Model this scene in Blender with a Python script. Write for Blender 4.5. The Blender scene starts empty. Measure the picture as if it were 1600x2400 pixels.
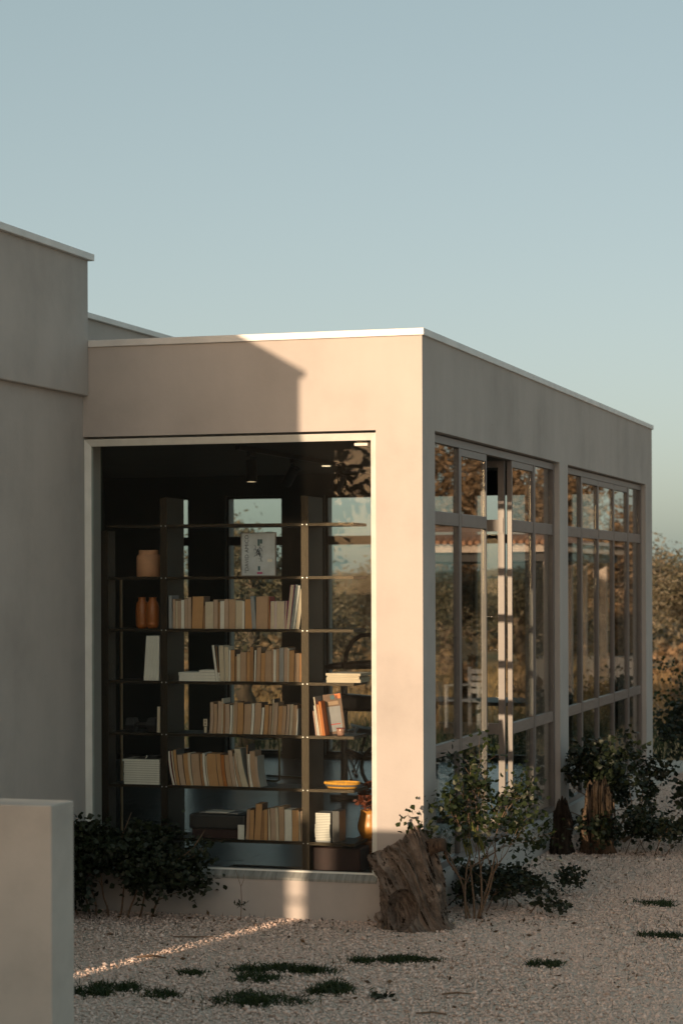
import bpy, bmesh, math, random
import numpy as np
from mathutils import Vector, Matrix, noise as mnoise

S = bpy.context.scene
COL = S.collection

# ------------------------------------------------------------------ camera, sky, sun, exposure
HEAD = math.radians(17.1)
cam_d = bpy.data.cameras.new('camera')
cam = bpy.data.objects.new('camera', cam_d)
COL.objects.link(cam)
cam.matrix_world = (Matrix.Translation((3.64, -13.63, 2.25)) @ Matrix.Rotation(HEAD, 4, 'Z')
                    @ Matrix.Rotation(math.pi / 2, 4, 'X') @ Matrix.Rotation(-0.0033, 4, 'Z'))
cam_d.sensor_fit = 'AUTO'
cam_d.sensor_width = 36.0
cam_d.lens = 76.1
cam_d.shift_y = 157 / 2400
cam_d.clip_start = 0.1
cam_d.clip_end = 3000
cam_d.dof.use_dof = True
cam_d.dof.focus_distance = 14.6
cam_d.dof.aperture_fstop = 3.2
S.camera = cam

SUN_DIR = Vector((0.242, 1.0, -0.135)).normalized()
SUN_EL = math.asin(-SUN_DIR.z)
SUN_ROT = math.atan2(-SUN_DIR.x, -SUN_DIR.y)
world = bpy.data.worlds.new('World')
S.world = world
world.use_nodes = True
wn = world.node_tree
wn.nodes.clear()
w_out = wn.nodes.new('ShaderNodeOutputWorld')
w_bg = wn.nodes.new('ShaderNodeBackground')
w_sky = wn.nodes.new('ShaderNodeTexSky')
w_sky.sky_type = 'NISHITA'
w_sky.sun_disc = False
w_sky.sun_elevation = SUN_EL
w_sky.sun_rotation = SUN_ROT
w_sky.air_density = 0.5
w_sky.dust_density = 2.4
w_sky.ozone_density = 1.0
w_gam = wn.nodes.new('ShaderNodeGamma')
w_gam.inputs[1].default_value = 0.85
w_tint = wn.nodes.new('ShaderNodeMix')
w_tint.data_type = 'RGBA'
w_tint.blend_type = 'MULTIPLY'
w_tint.inputs[0].default_value = 1.0
w_tint.inputs[7].default_value = (0.86, 0.635, 0.48, 1)
w_bg.inputs[1].default_value = 0.13
wn.links.new(w_sky.outputs[0], w_gam.inputs[0])
wn.links.new(w_gam.outputs[0], w_tint.inputs[6])
w_haze = wn.nodes.new('ShaderNodeMix')          # even aerosol glow over the whole sky
w_haze.data_type = 'RGBA'
w_haze.blend_type = 'ADD'
w_haze.inputs[0].default_value = 1.0
w_haze.inputs[7].default_value = (0.47, 0.745, 0.70, 1)
wn.links.new(w_tint.outputs[2], w_haze.inputs[6])
wn.links.new(w_haze.outputs[2], w_bg.inputs[0])
wn.links.new(w_bg.outputs[0], w_out.inputs[0])

sun_d = bpy.data.lights.new('sun', 'SUN')
sun_d.energy = 2.85
sun_d.angle = math.radians(0.53)
sun_d.color = (1.0, 0.70, 0.46)
sun = bpy.data.objects.new('sun', sun_d)
COL.objects.link(sun)
sun.location = (-12, -40, 20)
sun.rotation_euler = SUN_DIR.to_track_quat('-Z', 'Y').to_euler()

S.render.engine = 'CYCLES'
S.view_settings.view_transform = 'Standard'
S.view_settings.look = 'None'
S.view_settings.exposure = 1.08
S.view_settings.gamma = 1.0
S.view_settings.use_curve_mapping = False
S.cycles.max_bounces = 10
S.cycles.transparent_max_bounces = 40
S.cycles.glossy_bounces = 6
S.cycles.diffuse_bounces = 4
S.cycles.caustics_reflective = False
S.cycles.caustics_refractive = False
S.cycles.sample_clamp_indirect = 6.0

# ------------------------------------------------------------------ node helpers / materials
def newmat(name):
    m = bpy.data.materials.new(name)
    m.use_nodes = True
    nt = m.node_tree
    b = nt.nodes['Principled BSDF']
    return m, nt, b

def N(nt, t, **kw):
    n = nt.nodes.new(t)
    for k, v in kw.items():
        setattr(n, k, v)
    return n

def coords(nt, scale=(1, 1, 1), kind='Object', rot=(0, 0, 0)):
    tc = N(nt, 'ShaderNodeTexCoord')
    mp = N(nt, 'ShaderNodeMapping')
    mp.inputs['Scale'].default_value = scale
    mp.inputs['Rotation'].default_value = rot
    nt.links.new(tc.outputs[kind], mp.inputs['Vector'])
    return mp.outputs[0]

def noise(nt, vec, scale, detail=4, rough=.55):
    n = N(nt, 'ShaderNodeTexNoise')
    n.inputs['Scale'].default_value = scale
    n.inputs['Detail'].default_value = detail
    n.inputs['Roughness'].default_value = rough
    nt.links.new(vec, n.inputs['Vector'])
    return n.outputs['Fac']

def ramp(nt, fac, stops):
    r = N(nt, 'ShaderNodeValToRGB')
    el = r.color_ramp.elements
    while len(el) < len(stops):
        el.new(0.5)
    for e, (p, c) in zip(el, stops):
        e.position = p
        e.color = tuple(c) + (1,) if len(c) == 3 else c
    nt.links.new(fac, r.inputs[0])
    return r.outputs[0]

def mixc(nt, fac, a, b, mode='MIX'):
    m = N(nt, 'ShaderNodeMix', data_type='RGBA', blend_type=mode)
    for sock, v in ((0, fac), (6, a), (7, b)):
        if hasattr(v, 'links'):
            nt.links.new(v, m.inputs[sock])
        elif sock == 0:
            m.inputs[0].default_value = v
        else:
            m.inputs[sock].default_value = tuple(v) + (1,) if len(v) == 3 else v
    return m.outputs[2]

def bump(nt, b, height, strength=.3, dist=.01):
    n = N(nt, 'ShaderNodeBump')
    n.inputs['Strength'].default_value = strength
    n.inputs['Distance'].default_value = dist
    nt.links.new(height, n.inputs['Height'])
    nt.links.new(n.outputs[0], b.inputs['Normal'])

def scaled(c, k):
    return tuple(min(1, v * k) for v in c)

def plain(name, col, rough=.5, metal=0.0, var=.12, nscale=12, bmp=0.0, spec=.5, vscale=(1, 1, 1)):
    m, nt, b = newmat(name)
    f = noise(nt, coords(nt, vscale), nscale, 5)
    nt.links.new(ramp(nt, f, [(.3, scaled(col, 1 - var)), (.7, scaled(col, 1 + var))]), b.inputs['Base Color'])
    b.inputs['Roughness'].default_value = rough
    b.inputs['Metallic'].default_value = metal
    b.inputs['Specular IOR Level'].default_value = spec
    if bmp:
        bump(nt, b, f, bmp, .004)
    return m

def plaster(name, col, mot=.19):
    m, nt, b = newmat(name)
    v = coords(nt)
    blot = noise(nt, v, 1.0, 7, .62)
    streak = noise(nt, coords(nt, (2.2, 2.2, .25)), 1.3, 4)
    fine = noise(nt, v, 60, 3)
    c = ramp(nt, blot, [(.30, scaled(col, 1 - mot)), (.5, col), (.72, scaled(col, 1 + .6 * mot))])
    c = mixc(nt, .22, c, ramp(nt, streak, [(.32, scaled(col, .78)), (.62, scaled(col, 1.06))]))
    # splash marks: small darker specks
    vo = N(nt, 'ShaderNodeTexVoronoi')
    vo.inputs['Scale'].default_value = 2.2
    nt.links.new(v, vo.inputs['Vector'])
    speck = ramp(nt, vo.outputs['Distance'], [(.006, (.35, .33, .3)), (.02, (1, 1, 1))])
    c = mixc(nt, .6, c, speck, 'MULTIPLY')
    nt.links.new(c, b.inputs['Base Color'])
    b.inputs['Roughness'].default_value = .9
    b.inputs['Specular IOR Level'].default_value = .15
    h = N(nt, 'ShaderNodeMath', operation='MULTIPLY_ADD')
    nt.links.new(fine, h.inputs[0])
    h.inputs[1].default_value = .12
    nt.links.new(noise(nt, v, 5, 5), h.inputs[2])
    bump(nt, b, h.outputs[0], .35, .012)
    return m

def glass(name, dirt=.02, dirt_scale=3.0, streaky=True, f0=.04):
    m = bpy.data.materials.new(name)
    m.use_nodes = True
    nt = m.node_tree
    nt.nodes.clear()
    out = N(nt, 'ShaderNodeOutputMaterial')
    geo = N(nt, 'ShaderNodeNewGeometry')
    dot = N(nt, 'ShaderNodeVectorMath', operation='DOT_PRODUCT')
    nt.links.new(geo.outputs['Normal'], dot.inputs[0])
    nt.links.new(geo.outputs['Incoming'], dot.inputs[1])
    a = N(nt, 'ShaderNodeMath', operation='ABSOLUTE')
    nt.links.new(dot.outputs['Value'], a.inputs[0])
    i = N(nt, 'ShaderNodeMath', operation='SUBTRACT')
    i.inputs[0].default_value = 1
    nt.links.new(a.outputs[0], i.inputs[1])
    p = N(nt, 'ShaderNodeMath', operation='POWER')
    nt.links.new(i.outputs[0], p.inputs[0])
    p.inputs[1].default_value = 5
    f = N(nt, 'ShaderNodeMath', operation='MULTIPLY_ADD')
    nt.links.new(p.outputs[0], f.inputs[0])
    f.inputs[1].default_value = 1 - f0
    f.inputs[2].default_value = f0
    tr = N(nt, 'ShaderNodeBsdfTransparent')
    tr.inputs[0].default_value = (.95, .975, .965, 1)
    gl = N(nt, 'ShaderNodeBsdfGlossy')
    gl.inputs['Roughness'].default_value = 0.0
    mx = N(nt, 'ShaderNodeMixShader')
    nt.links.new(f.outputs[0], mx.inputs[0])
    nt.links.new(tr.outputs[0], mx.inputs[1])
    nt.links.new(gl.outputs[0], mx.inputs[2])
    df = N(nt, 'ShaderNodeBsdfDiffuse')
    df.inputs[0].default_value = (.62, .56, .48, 1)
    v = coords(nt, (1, 1, .3) if streaky else (1, 1, 1))
    d = noise(nt, v, dirt_scale, 6, .7)
    r = ramp(nt, d, [(.35, (dirt * .3,) * 3), (.62, (dirt,) * 3), (.8, (dirt * 3,) * 3)])
    mx2 = N(nt, 'ShaderNodeMixShader')
    nt.links.new(r, mx2.inputs[0])
    nt.links.new(mx.outputs[0], mx2.inputs[1])
    nt.links.new(df.outputs[0], mx2.inputs[2])
    nt.links.new(mx2.outputs[0], out.inputs[0])
    return m

def leafmat(name, a, b_, rough=.5, trans=.25, back=None):
    m, nt, b = newmat(name)
    at = N(nt, 'ShaderNodeAttribute', attribute_name='tone')
    c = ramp(nt, at.outputs['Fac'], [(0, a), (1, b_)])
    nt.links.new(c, b.inputs['Base Color'])
    b.inputs['Roughness'].default_value = rough
    b.inputs['Specular IOR Level'].default_value = .35
    t = N(nt, 'ShaderNodeBsdfTranslucent')
    nt.links.new(c, t.inputs[0])
    mx = N(nt, 'ShaderNodeMixShader')
    mx.inputs[0].default_value = trans
    nt.links.new(b.outputs[0], mx.inputs[1])
    nt.links.new(t.outputs[0], mx.inputs[2])
    nt.links.new(mx.outputs[0], nt.nodes['Material Output'].inputs[0])
    return m

def wood_old(name, col, dark, lean=26):
    m, nt, b = newmat(name)
    tc = N(nt, 'ShaderNodeTexCoord')
    r1 = N(nt, 'ShaderNodeMapping')
    r1.inputs['Rotation'].default_value = (0, math.radians(lean), 0)
    nt.links.new(tc.outputs['Object'], r1.inputs['Vector'])
    def stretched(k):
        mp = N(nt, 'ShaderNodeMapping')
        mp.inputs['Scale'].default_value = (1, 1, k)
        nt.links.new(r1.outputs[0], mp.inputs['Vector'])
        return mp.outputs[0]
    g1 = noise(nt, stretched(.10), 75, 6, .65)
    g2 = noise(nt, stretched(.18), 24, 6, .65)
    crack = noise(nt, stretched(.12), 34, 3, .5)
    big = noise(nt, coords(nt), 9, 5, .65)
    c = ramp(nt, g1, [(.34, dark), (.48, scaled(col, .7)), (.62, col), (.75, scaled(col, 1.5))])
    c = mixc(nt, .5, c, ramp(nt, g2, [(.36, dark), (.52, col), (.7, scaled(col, 1.5))]))
    c = mixc(nt, .45, c, ramp(nt, big, [(.36, scaled(dark, 1.5)), (.6, scaled(col, 1.1))]))
    c = mixc(nt, .9, c, ramp(nt, crack, [(.36, scaled(dark, .5)), (.42, (1, 1, 1))]), 'MULTIPLY')
    nt.links.new(c, b.inputs['Base Color'])
    b.inputs['Roughness'].default_value = .85
    b.inputs['Specular IOR Level'].default_value = .2
    h = N(nt, 'ShaderNodeMath', operation='ADD')
    nt.links.new(g1, h.inputs[0])
    nt.links.new(g2, h.inputs[1])
    bump(nt, b, h.outputs[0], 1.0, .03)
    return m

M = {}
M['plaster'] = plaster('plaster', (.440, .415, .392))
M['plaster_block'] = plaster('block_plaster', (.46, .435, .40), .34)
M['coping'] = plain('coping_metal', (.62, .63, .62), .42, 0.0, .10, 5, 0)
M['frame_pale'] = plain('pale_frame_paint', (.60, .62, .58), .4, 0, .08, 9)
M['sill'] = plain('stained_sill', (.22, .232, .218), .6, 0, .35, 16, vscale=(3, .3, .3))
M['frame_taupe'] = plain('taupe_frame_paint', (.155, .137, .130), .42, 0.0, .10, 8)
M['rail_wood'] = plain('taupe_grained_rail', (.21, .175, .160), .4, 0, .2, 22, vscale=(1, .18, 2))
M['alu'] = plain('bare_aluminium', (.62, .63, .63), .35, .6, .06, 10)
M['glass_front'] = glass('front_glass', .0055, 2.5, True, .009)
M['glass_side'] = glass('side_glass', .005, 2.0, True, .13)
M['interior_paint'] = plain('dark_green_paint', (.030, .042, .038), .8, 0, .1, 3)
M['ceiling_paint'] = plain('grey_ceiling_paint', (.10, .105, .10), .9, 0, .08, 2)
M['black'] = plain('black_metal', (.012, .012, .012), .42, 0, .2, 20)
M['dark_plastic'] = plain('dark_plastic', (.016, .016, .017), .5, 0, .2, 14)
M['white_paint'] = plain('white_paint', (.72, .71, .68), .5, 0, .06, 10)
M['brass'] = plain('olive_tube_metal', (.20, .17, .06), .35, .7, .1, 10)
M['terracotta'] = plain('tan_clay', (.47, .24, .13), .75, 0, .10, 14, .2)
M['amber'] = plain('amber_glaze', (.33, .10, .02), .35, 0, .2, 10)
M['ochre'] = plain('ochre_glaze', (.50, .22, .045), .35, 0, .12, 8)
M['crate_wood'] = plain('brown_crate_wood', (.20, .085, .035), .6, 0, .3, 14, .1, vscale=(1, 1, 6))
M['maroon'] = plain('maroon_card', (.022, .006, .006), .7, 0, .2, 10)
M['wool_yellow'] = plain('yellow_yarn', (.72, .36, .045), .9, 0, .2, 60, .3)
M['wool_grey'] = plain('grey_yarn', (.14, .145, .15), .9, 0, .2, 60, .3)
M['oak_pole'] = plain('pale_wood', (.45, .30, .17), .6, 0, .2, 18, vscale=(3, 3, .4))
M['grey_shell'] = plain('pale_blue_shell', (.42, .48, .52), .45, 0, .05, 6)
M['bark'] = plain('olive_bark', (.10, .075, .052), .9, 0, .35, 9, .6, vscale=(2, 2, .5))
M['stem'] = plain('shrub_stem', (.15, .10, .065), .85, 0, .3, 30, .3)
M['driftwood'] = wood_old('weathered_olive_wood', (.30, .245, .205), (.035, .027, .021))
M['driftwood_dark'] = wood_old('dark_weathered_wood', (.17, .11, .075), (.020, .015, .012), 6)
M['driftwood_black'] = wood_old('blackened_wood', (.055, .042, .033), (.014, .011, .009), 3)
M['driftwood_straight'] = wood_old('upright_weathered_wood', (.165, .115, .08), (.022, .017, .013), 4)
M['tile_roof'] = plain('clay_roof_tile', (.30, .17, .105), .8, 0, .3, 3, .2)
M['concrete'] = plain('pale_concrete', (.46, .40, .34), .85, 0, .12, 4, .15)
M['olive_leaf'] = leafmat('olive_leaf', (.040, .046, .022), (.20, .165, .115), .5, .18)
M['dry_leaf'] = leafmat('dry_brown_leaf', (.085, .062, .034), (.30, .20, .115), .6, .18)
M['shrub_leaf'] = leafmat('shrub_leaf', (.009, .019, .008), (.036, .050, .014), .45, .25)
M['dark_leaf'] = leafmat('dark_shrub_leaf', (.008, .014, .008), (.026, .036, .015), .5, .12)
M['pod'] = leafmat('pale_seed_pod', (.12, .13, .03), (.22, .21, .05), .5, .2)
M['grass'] = leafmat('grass_blade', (.010, .024, .008), (.040, .066, .020), .5, .2)
M['dry_grass'] = leafmat('dry_grass_blade', (.14, .10, .05), (.36, .24, .11), .7, .2)
M['litter'] = leafmat('fallen_leaf', (.045, .028, .016), (.15, .095, .05), .7, .1)
M['red_leaf'] = leafmat('reddish_leaf', (.08, .02, .01), (.20, .05, .02), .5, .2)

def mk_gravel():
    m, nt, b = newmat('gravel_bed')
    v = coords(nt)
    vo = N(nt, 'ShaderNodeTexVoronoi')
    vo.inputs['Scale'].default_value = 55
    nt.links.new(v, vo.inputs['Vector'])
    sep = N(nt, 'ShaderNodeSeparateColor')
    nt.links.new(vo.outputs['Color'], sep.inputs[0])
    c = ramp(nt, sep.outputs[0], [(0, (.26, .205, .17)), (.2, (.46, .385, .33)), (.7, (.62, .54, .475)), (1, (.72, .65, .58))])
    big = noise(nt, v, .9, 4)
    c = mixc(nt, .35, c, ramp(nt, big, [(.3, (.44, .37, .32)), (.7, (.64, .56, .49))]))
    nt.links.new(c, b.inputs['Base Color'])
    b.inputs['Roughness'].default_value = .9
    bump(nt, b, vo.outputs['Distance'], 1.0, .012)
    b.inputs['Specular IOR Level'].default_value = .2
    return m
M['gravel_bed'] = mk_gravel()

def mk_stone():
    m, nt, b = newmat('gravel_stone')
    at = N(nt, 'ShaderNodeAttribute', attribute_name='tone')
    c = ramp(nt, at.outputs['Fac'], [(0, (.10, .07, .05)), (.12, (.30, .225, .175)), (.28, (.60, .475, .415)), (.75, (.77, .635, .565)), (1, (.86, .755, .69))])
    nt.links.new(c, b.inputs['Base Color'])
    b.inputs['Roughness'].default_value = .85
    b.inputs['Specular IOR Level'].default_value = .25
    return m
M['stone'] = mk_stone()

def mk_field():
    m, nt, b = newmat('dry_field')
    v = coords(nt)
    a = noise(nt, v, .12, 6, .6)
    f = noise(nt, v, 2.5, 6, .7)
    c = ramp(nt, a, [(.35, (.30, .18, .095)), (.5, (.40, .25, .13)), (.68, (.19, .16, .07))])
    c = mixc(nt, .5, c, ramp(nt, f, [(.3, (.17, .11, .055)), (.7, (.47, .31, .17))]))
    nt.links.new(c, b.inputs['Base Color'])
    b.inputs['Roughness'].default_value = .95
    b.inputs['Specular IOR Level'].default_value = .1
    bump(nt, b, f, .8, .08)
    return m
M['field'] = mk_field()

def mk_tile():
    m, nt, b = newmat('slate_floor_tile')
    oi = N(nt, 'ShaderNodeObjectInfo')
    v = coords(nt, (.6, 4, 1))
    f = noise(nt, v, 4, 5, .6)
    c = ramp(nt, f, [(.3, (.040, .044, .046)), (.7, (.085, .090, .090))])
    c = mixc(nt, .3, c, ramp(nt, oi.outputs['Random'], [(0, (.045, .049, .050)), (1, (.10, .103, .102))]))
    nt.links.new(c, b.inputs['Base Color'])
    b.inputs['Roughness'].default_value = .26
    b.inputs['Specular IOR Level'].default_value = .5
    bump(nt, b, f, .25, .003)
    return m
M['tile'] = mk_tile()

def mk_shelf():
    m, nt, b = newmat('granular_black_shelf')
    v = coords(nt)
    f = noise(nt, v, 95, 3, .7)
    c = ramp(nt, f, [(.45, (.005, .0045, .004)), (.60, (.010, .009, .008)), (.70, (.06, .05, .04))])
    nt.links.new(c, b.inputs['Base Color'])
    b.inputs['Roughness'].default_value = .38
    b.inputs['Specular IOR Level'].default_value = .34
    b.inputs['Specular Tint'].default_value = (1, .82, .6, 1)
    bump(nt, b, f, .55, .006)
    return m
M['shelf'] = mk_shelf()

PAPER = {'tan': (.44, .30, .20), 'brown': (.36, .20, .10), 'cream': (.56, .48, .37), 'white': (.70, .68, .62),
         'pinkish': (.46, .34, .26), 'grey': (.30, .31, .32), 'rust': (.42, .16, .05), 'kraft': (.47, .27, .13)}
def mk_paper(name, col):
    m, nt, b = newmat('paper_' + name)
    v = coords(nt, (1, .02, .02))
    f = noise(nt, v, 900, 2)
    f2 = noise(nt, coords(nt), 14, 4)
    c = ramp(nt, f, [(.3, scaled(col, .78)), (.7, scaled(col, 1.12))])
    c = mixc(nt, .35, c, ramp(nt, f2, [(.3, scaled(col, .75)), (.7, scaled(col, 1.15))]))
    nt.links.new(c, b.inputs['Base Color'])
    b.inputs['Roughness'].default_value = .9
    b.inputs['Specular IOR Level'].default_value = .1
    return m
for k, c in PAPER.items():
    M['p_' + k] = mk_paper(k, c)
COVER = {'dark': (.02, .02, .022), 'ivory': (.55, .50, .42), 'blue': (.16, .27, .36), 'teal': (.035, .10, .12), 'red': (.36, .035, .03),
         'magenta': (.38, .06, .20), 'orange': (.72, .17, .035), 'maroon': (.20, .025, .03), 'grey': (.22, .22, .23),
         'tan': (.30, .19, .11), 'white': (.66, .65, .62), 'brown': (.12, .06, .03), 'stone': (.36, .34, .30)}
for k, c in COVER.items():
    M['c_' + k] = plain('cover_' + k, c, .5, 0, .08, 20)

# ------------------------------------------------------------------ geometry helpers
class MB:
    def __init__(s):
        s.v = []
        s.f = []
    def quad(s, a, b, c, d):
        i = len(s.v)
        s.v += [a, b, c, d]
        s.f.append((i, i + 1, i + 2, i + 3))
        return s
    def box(s, x0, x1, y0, y1, z0, z1):
        i = len(s.v)
        s.v += [(x0, y0, z0), (x1, y0, z0), (x1, y1, z0), (x0, y1, z0), (x0, y0, z1), (x1, y0, z1), (x1, y1, z1), (x0, y1, z1)]
        s.f += [(i, i + 3, i + 2, i + 1), (i + 4, i + 5, i + 6, i + 7), (i, i + 1, i + 5, i + 4), (i + 1, i + 2, i + 6, i + 5), (i + 2, i + 3, i + 7, i + 6), (i + 3, i, i + 4, i + 7)]
        return s
    def prism(s, bottom, top):
        n = len(bottom)
        i = len(s.v)
        s.v += list(bottom) + list(top)
        s.f.append(tuple(i + k for k in range(n))[::-1])
        s.f.append(tuple(i + n + k for k in range(n)))
        for k in range(n):
            s.f.append((i + k, i + (k + 1) % n, i + n + (k + 1) % n, i + n + k))
        return s
    def tube(s, pts, rad, n=6, cap=True):
        pts = [Vector(p) for p in pts]
        if not hasattr(rad, '__len__'):
            rad = [rad] * len(pts)
        base = len(s.v)
        up = Vector((0, 0, 1))
        prev = None
        for k, p in enumerate(pts):
            d = (pts[min(k + 1, len(pts) - 1)] - pts[max(k - 1, 0)])
            d = d.normalized() if d.length > 1e-9 else Vector((0, 0, 1))
            if prev is None:
                a = d.cross(up if abs(d.z) < .9 else Vector((1, 0, 0))).normalized()
            else:
                a = (prev - d * prev.dot(d))
                a = a.normalized() if a.length > 1e-6 else d.cross(Vector((1, 0, 0))).normalized()
            prev = a
            b = d.cross(a)
            for j in range(n):
                t = 2 * math.pi * j / n
                s.v.append(tuple(p + (a * math.cos(t) + b * math.sin(t)) * rad[k]))
        for k in range(len(pts) - 1):
            for j in range(n):
                q = base + k * n
                s.f.append((q + j, q + (j + 1) % n, q + n + (j + 1) % n, q + n + j))
        if cap:
            s.f.append(tuple(base + j for j in range(n))[::-1])
            s.f.append(tuple(base + (len(pts) - 1) * n + j for j in range(n)))
        return s
    def lathe(s, prof, n=24, c=(0, 0, 0)):
        base = len(s.v)
        for r, z in prof:
            for j in range(n):
                t = 2 * math.pi * j / n
                s.v.append((c[0] + r * math.cos(t), c[1] + r * math.sin(t), c[2] + z))
        for k in range(len(prof) - 1):
            for j in range(n):
                q = base + k * n
                s.f.append((q + j, q + (j + 1) % n, q + n + (j + 1) % n, q + n + j))
        s.f.append(tuple(base + j for j in range(n))[::-1])
        s.f.append(tuple(base + (len(prof) - 1) * n + j for j in range(n)))
        return s
    def build(s, name, mat, parent=None, smooth=False, loc=None, bevel=0):
        me = bpy.data.meshes.new(name)
        me.from_pydata([tuple(v) for v in s.v], [], s.f)
        me.materials.append(mat)
        if smooth:
            me.polygons.foreach_set('use_smooth', [True] * len(me.polygons))
        o = bpy.data.objects.new(name, me)
        COL.objects.link(o)
        if parent:
            o.parent = parent
        if loc:
            o.location = loc
        if bevel:
            md = o.modifiers.new('bevel', 'BEVEL')
            md.width = bevel
            md.segments = 2
            md.limit_method = 'ANGLE'
        return o

def mesh_np(name, V, F, mat, parent=None, tone=None, smooth=False, loc=None):
    """V (n,3), F (m,k) arrays, optional per-vertex tone attribute."""
    V = np.asarray(V, np.float32)
    F = np.asarray(F, np.int32)
    me = bpy.data.meshes.new(name)
    me.vertices.add(len(V))
    me.vertices.foreach_set('co', V.ravel())
    k = F.shape[1]
    me.loops.add(F.size)
    me.loops.foreach_set('vertex_index', F.ravel())
    me.polygons.add(len(F))
    me.polygons.foreach_set('loop_start', np.arange(0, F.size, k, dtype=np.int32))
    me.polygons.foreach_set('loop_total', np.full(len(F), k, np.int32))
    if smooth:
        me.polygons.foreach_set('use_smooth', np.ones(len(F), bool))
    if tone is not None:
        a = me.attributes.new('tone', 'FLOAT', 'POINT')
        a.data.foreach_set('value', np.asarray(tone, np.float32))
    me.update(calc_edges=True)
    me.materials.append(mat)
    o = bpy.data.objects.new(name, me)
    COL.objects.link(o)
    if parent:
        o.parent = parent
    if loc is not None:
        o.location = loc
    return o

def tag(o, label=None, cat=None, group=None, kind=None):
    if label: o['label'] = label
    if cat: o['category'] = cat
    if group: o['group'] = group
    if kind: o['kind'] = kind
    return o

def thing(name, label, cat, loc=(0, 0, 0), rz=0, group=None):
    o = bpy.data.objects.new(name, None)
    COL.objects.link(o)
    o.empty_display_size = .1
    o.location = loc
    o.rotation_euler = (0, 0, rz)
    return tag(o, label, cat, group)

def copy_tree(o, parent=None):
    c = o.copy()
    COL.objects.link(c)
    if parent: c.parent = parent
    for ch in list(o.children):
        copy_tree(ch, c)
    return c

def wall_grid(axis, u0, u1, z0, z1, holes, t0, t1):
    """A wall with real openings. axis 'X': u is X and t is Y; axis 'Y': u is Y and t is X."""
    us = sorted({u0, u1, *[h[0] for h in holes], *[h[1] for h in holes]})
    zs = sorted({z0, z1, *[h[2] for h in holes], *[h[3] for h in holes]})
    us = [u for u in us if u0 <= u <= u1]
    zs = [z for z in zs if z0 <= z <= z1]
    def solid(i, j):
        if i < 0 or j < 0 or i >= len(us) - 1 or j >= len(zs) - 1:
            return False
        uc, zc = (us[i] + us[i + 1]) / 2, (zs[j] + zs[j + 1]) / 2
        return not any(h[0] < uc < h[1] and h[2] < zc < h[3] for h in holes)
    P = (lambda u, t, z: (u, t, z)) if axis == 'X' else (lambda u, t, z: (t, u, z))
    m = MB()
    for i in range(len(us) - 1):
        for j in range(len(zs) - 1):
            if not solid(i, j):
                continue
            a, b, c, d = us[i], us[i + 1], zs[j], zs[j + 1]
            m.quad(P(a, t0, c), P(b, t0, c), P(b, t0, d), P(a, t0, d))
            m.quad(P(a, t1, c), P(b, t1, c), P(b, t1, d), P(a, t1, d))
            if not solid(i - 1, j): m.quad(P(a, t0, c), P(a, t1, c), P(a, t1, d), P(a, t0, d))
            if not solid(i + 1, j): m.quad(P(b, t0, c), P(b, t1, c), P(b, t1, d), P(b, t0, d))
            if not solid(i, j - 1): m.quad(P(a, t0, c), P(b, t0, c), P(b, t1, c), P(a, t1, c))
            if not solid(i, j + 1): m.quad(P(a, t0, d), P(b, t0, d), P(b, t1, d), P(a, t1, d))
    return m

def weld(o):
    bm = bmesh.new()
    bm.from_mesh(o.data)
    bmesh.ops.remove_doubles(bm, verts=bm.verts, dist=1e-5)
    bmesh.ops.recalc_face_normals(bm, faces=bm.faces)
    bm.to_mesh(o.data)
    bm.free()
    return o

# ------------------------------------------------------------------ ground
def sheet(name, x0, x1, y0, y1, z, mat, nx=2, ny=2, amp=0):
    xs = np.linspace(x0, x1, nx)
    ys = np.linspace(y0, y1, ny)
    X, Y = np.meshgrid(xs, ys)
    Z = np.full_like(X, z)
    if amp:
        Z = Z + amp * (np.sin(X * 1.7 + 1) * np.cos(Y * 1.3) + .5 * np.sin(X * 3.1 + Y * 2.3))
    V = np.stack([X, Y, Z], -1).reshape(-1, 3)
    idx = np.arange(nx * ny).reshape(ny, nx)
    F = np.stack([idx[:-1, :-1], idx[:-1, 1:], idx[1:, 1:], idx[1:, :-1]], -1).reshape(-1, 4)
    o = mesh_np(name, V, F, mat, smooth=True)
    o['kind'] = 'structure'
    return o

sheet('ground', -900, 900, -300, 1500, -.02, M['field'])
sheet('gravel_yard', -14, 14, -30, 13.2, -.006, M['gravel_bed'], 113, 173, .003)

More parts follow.
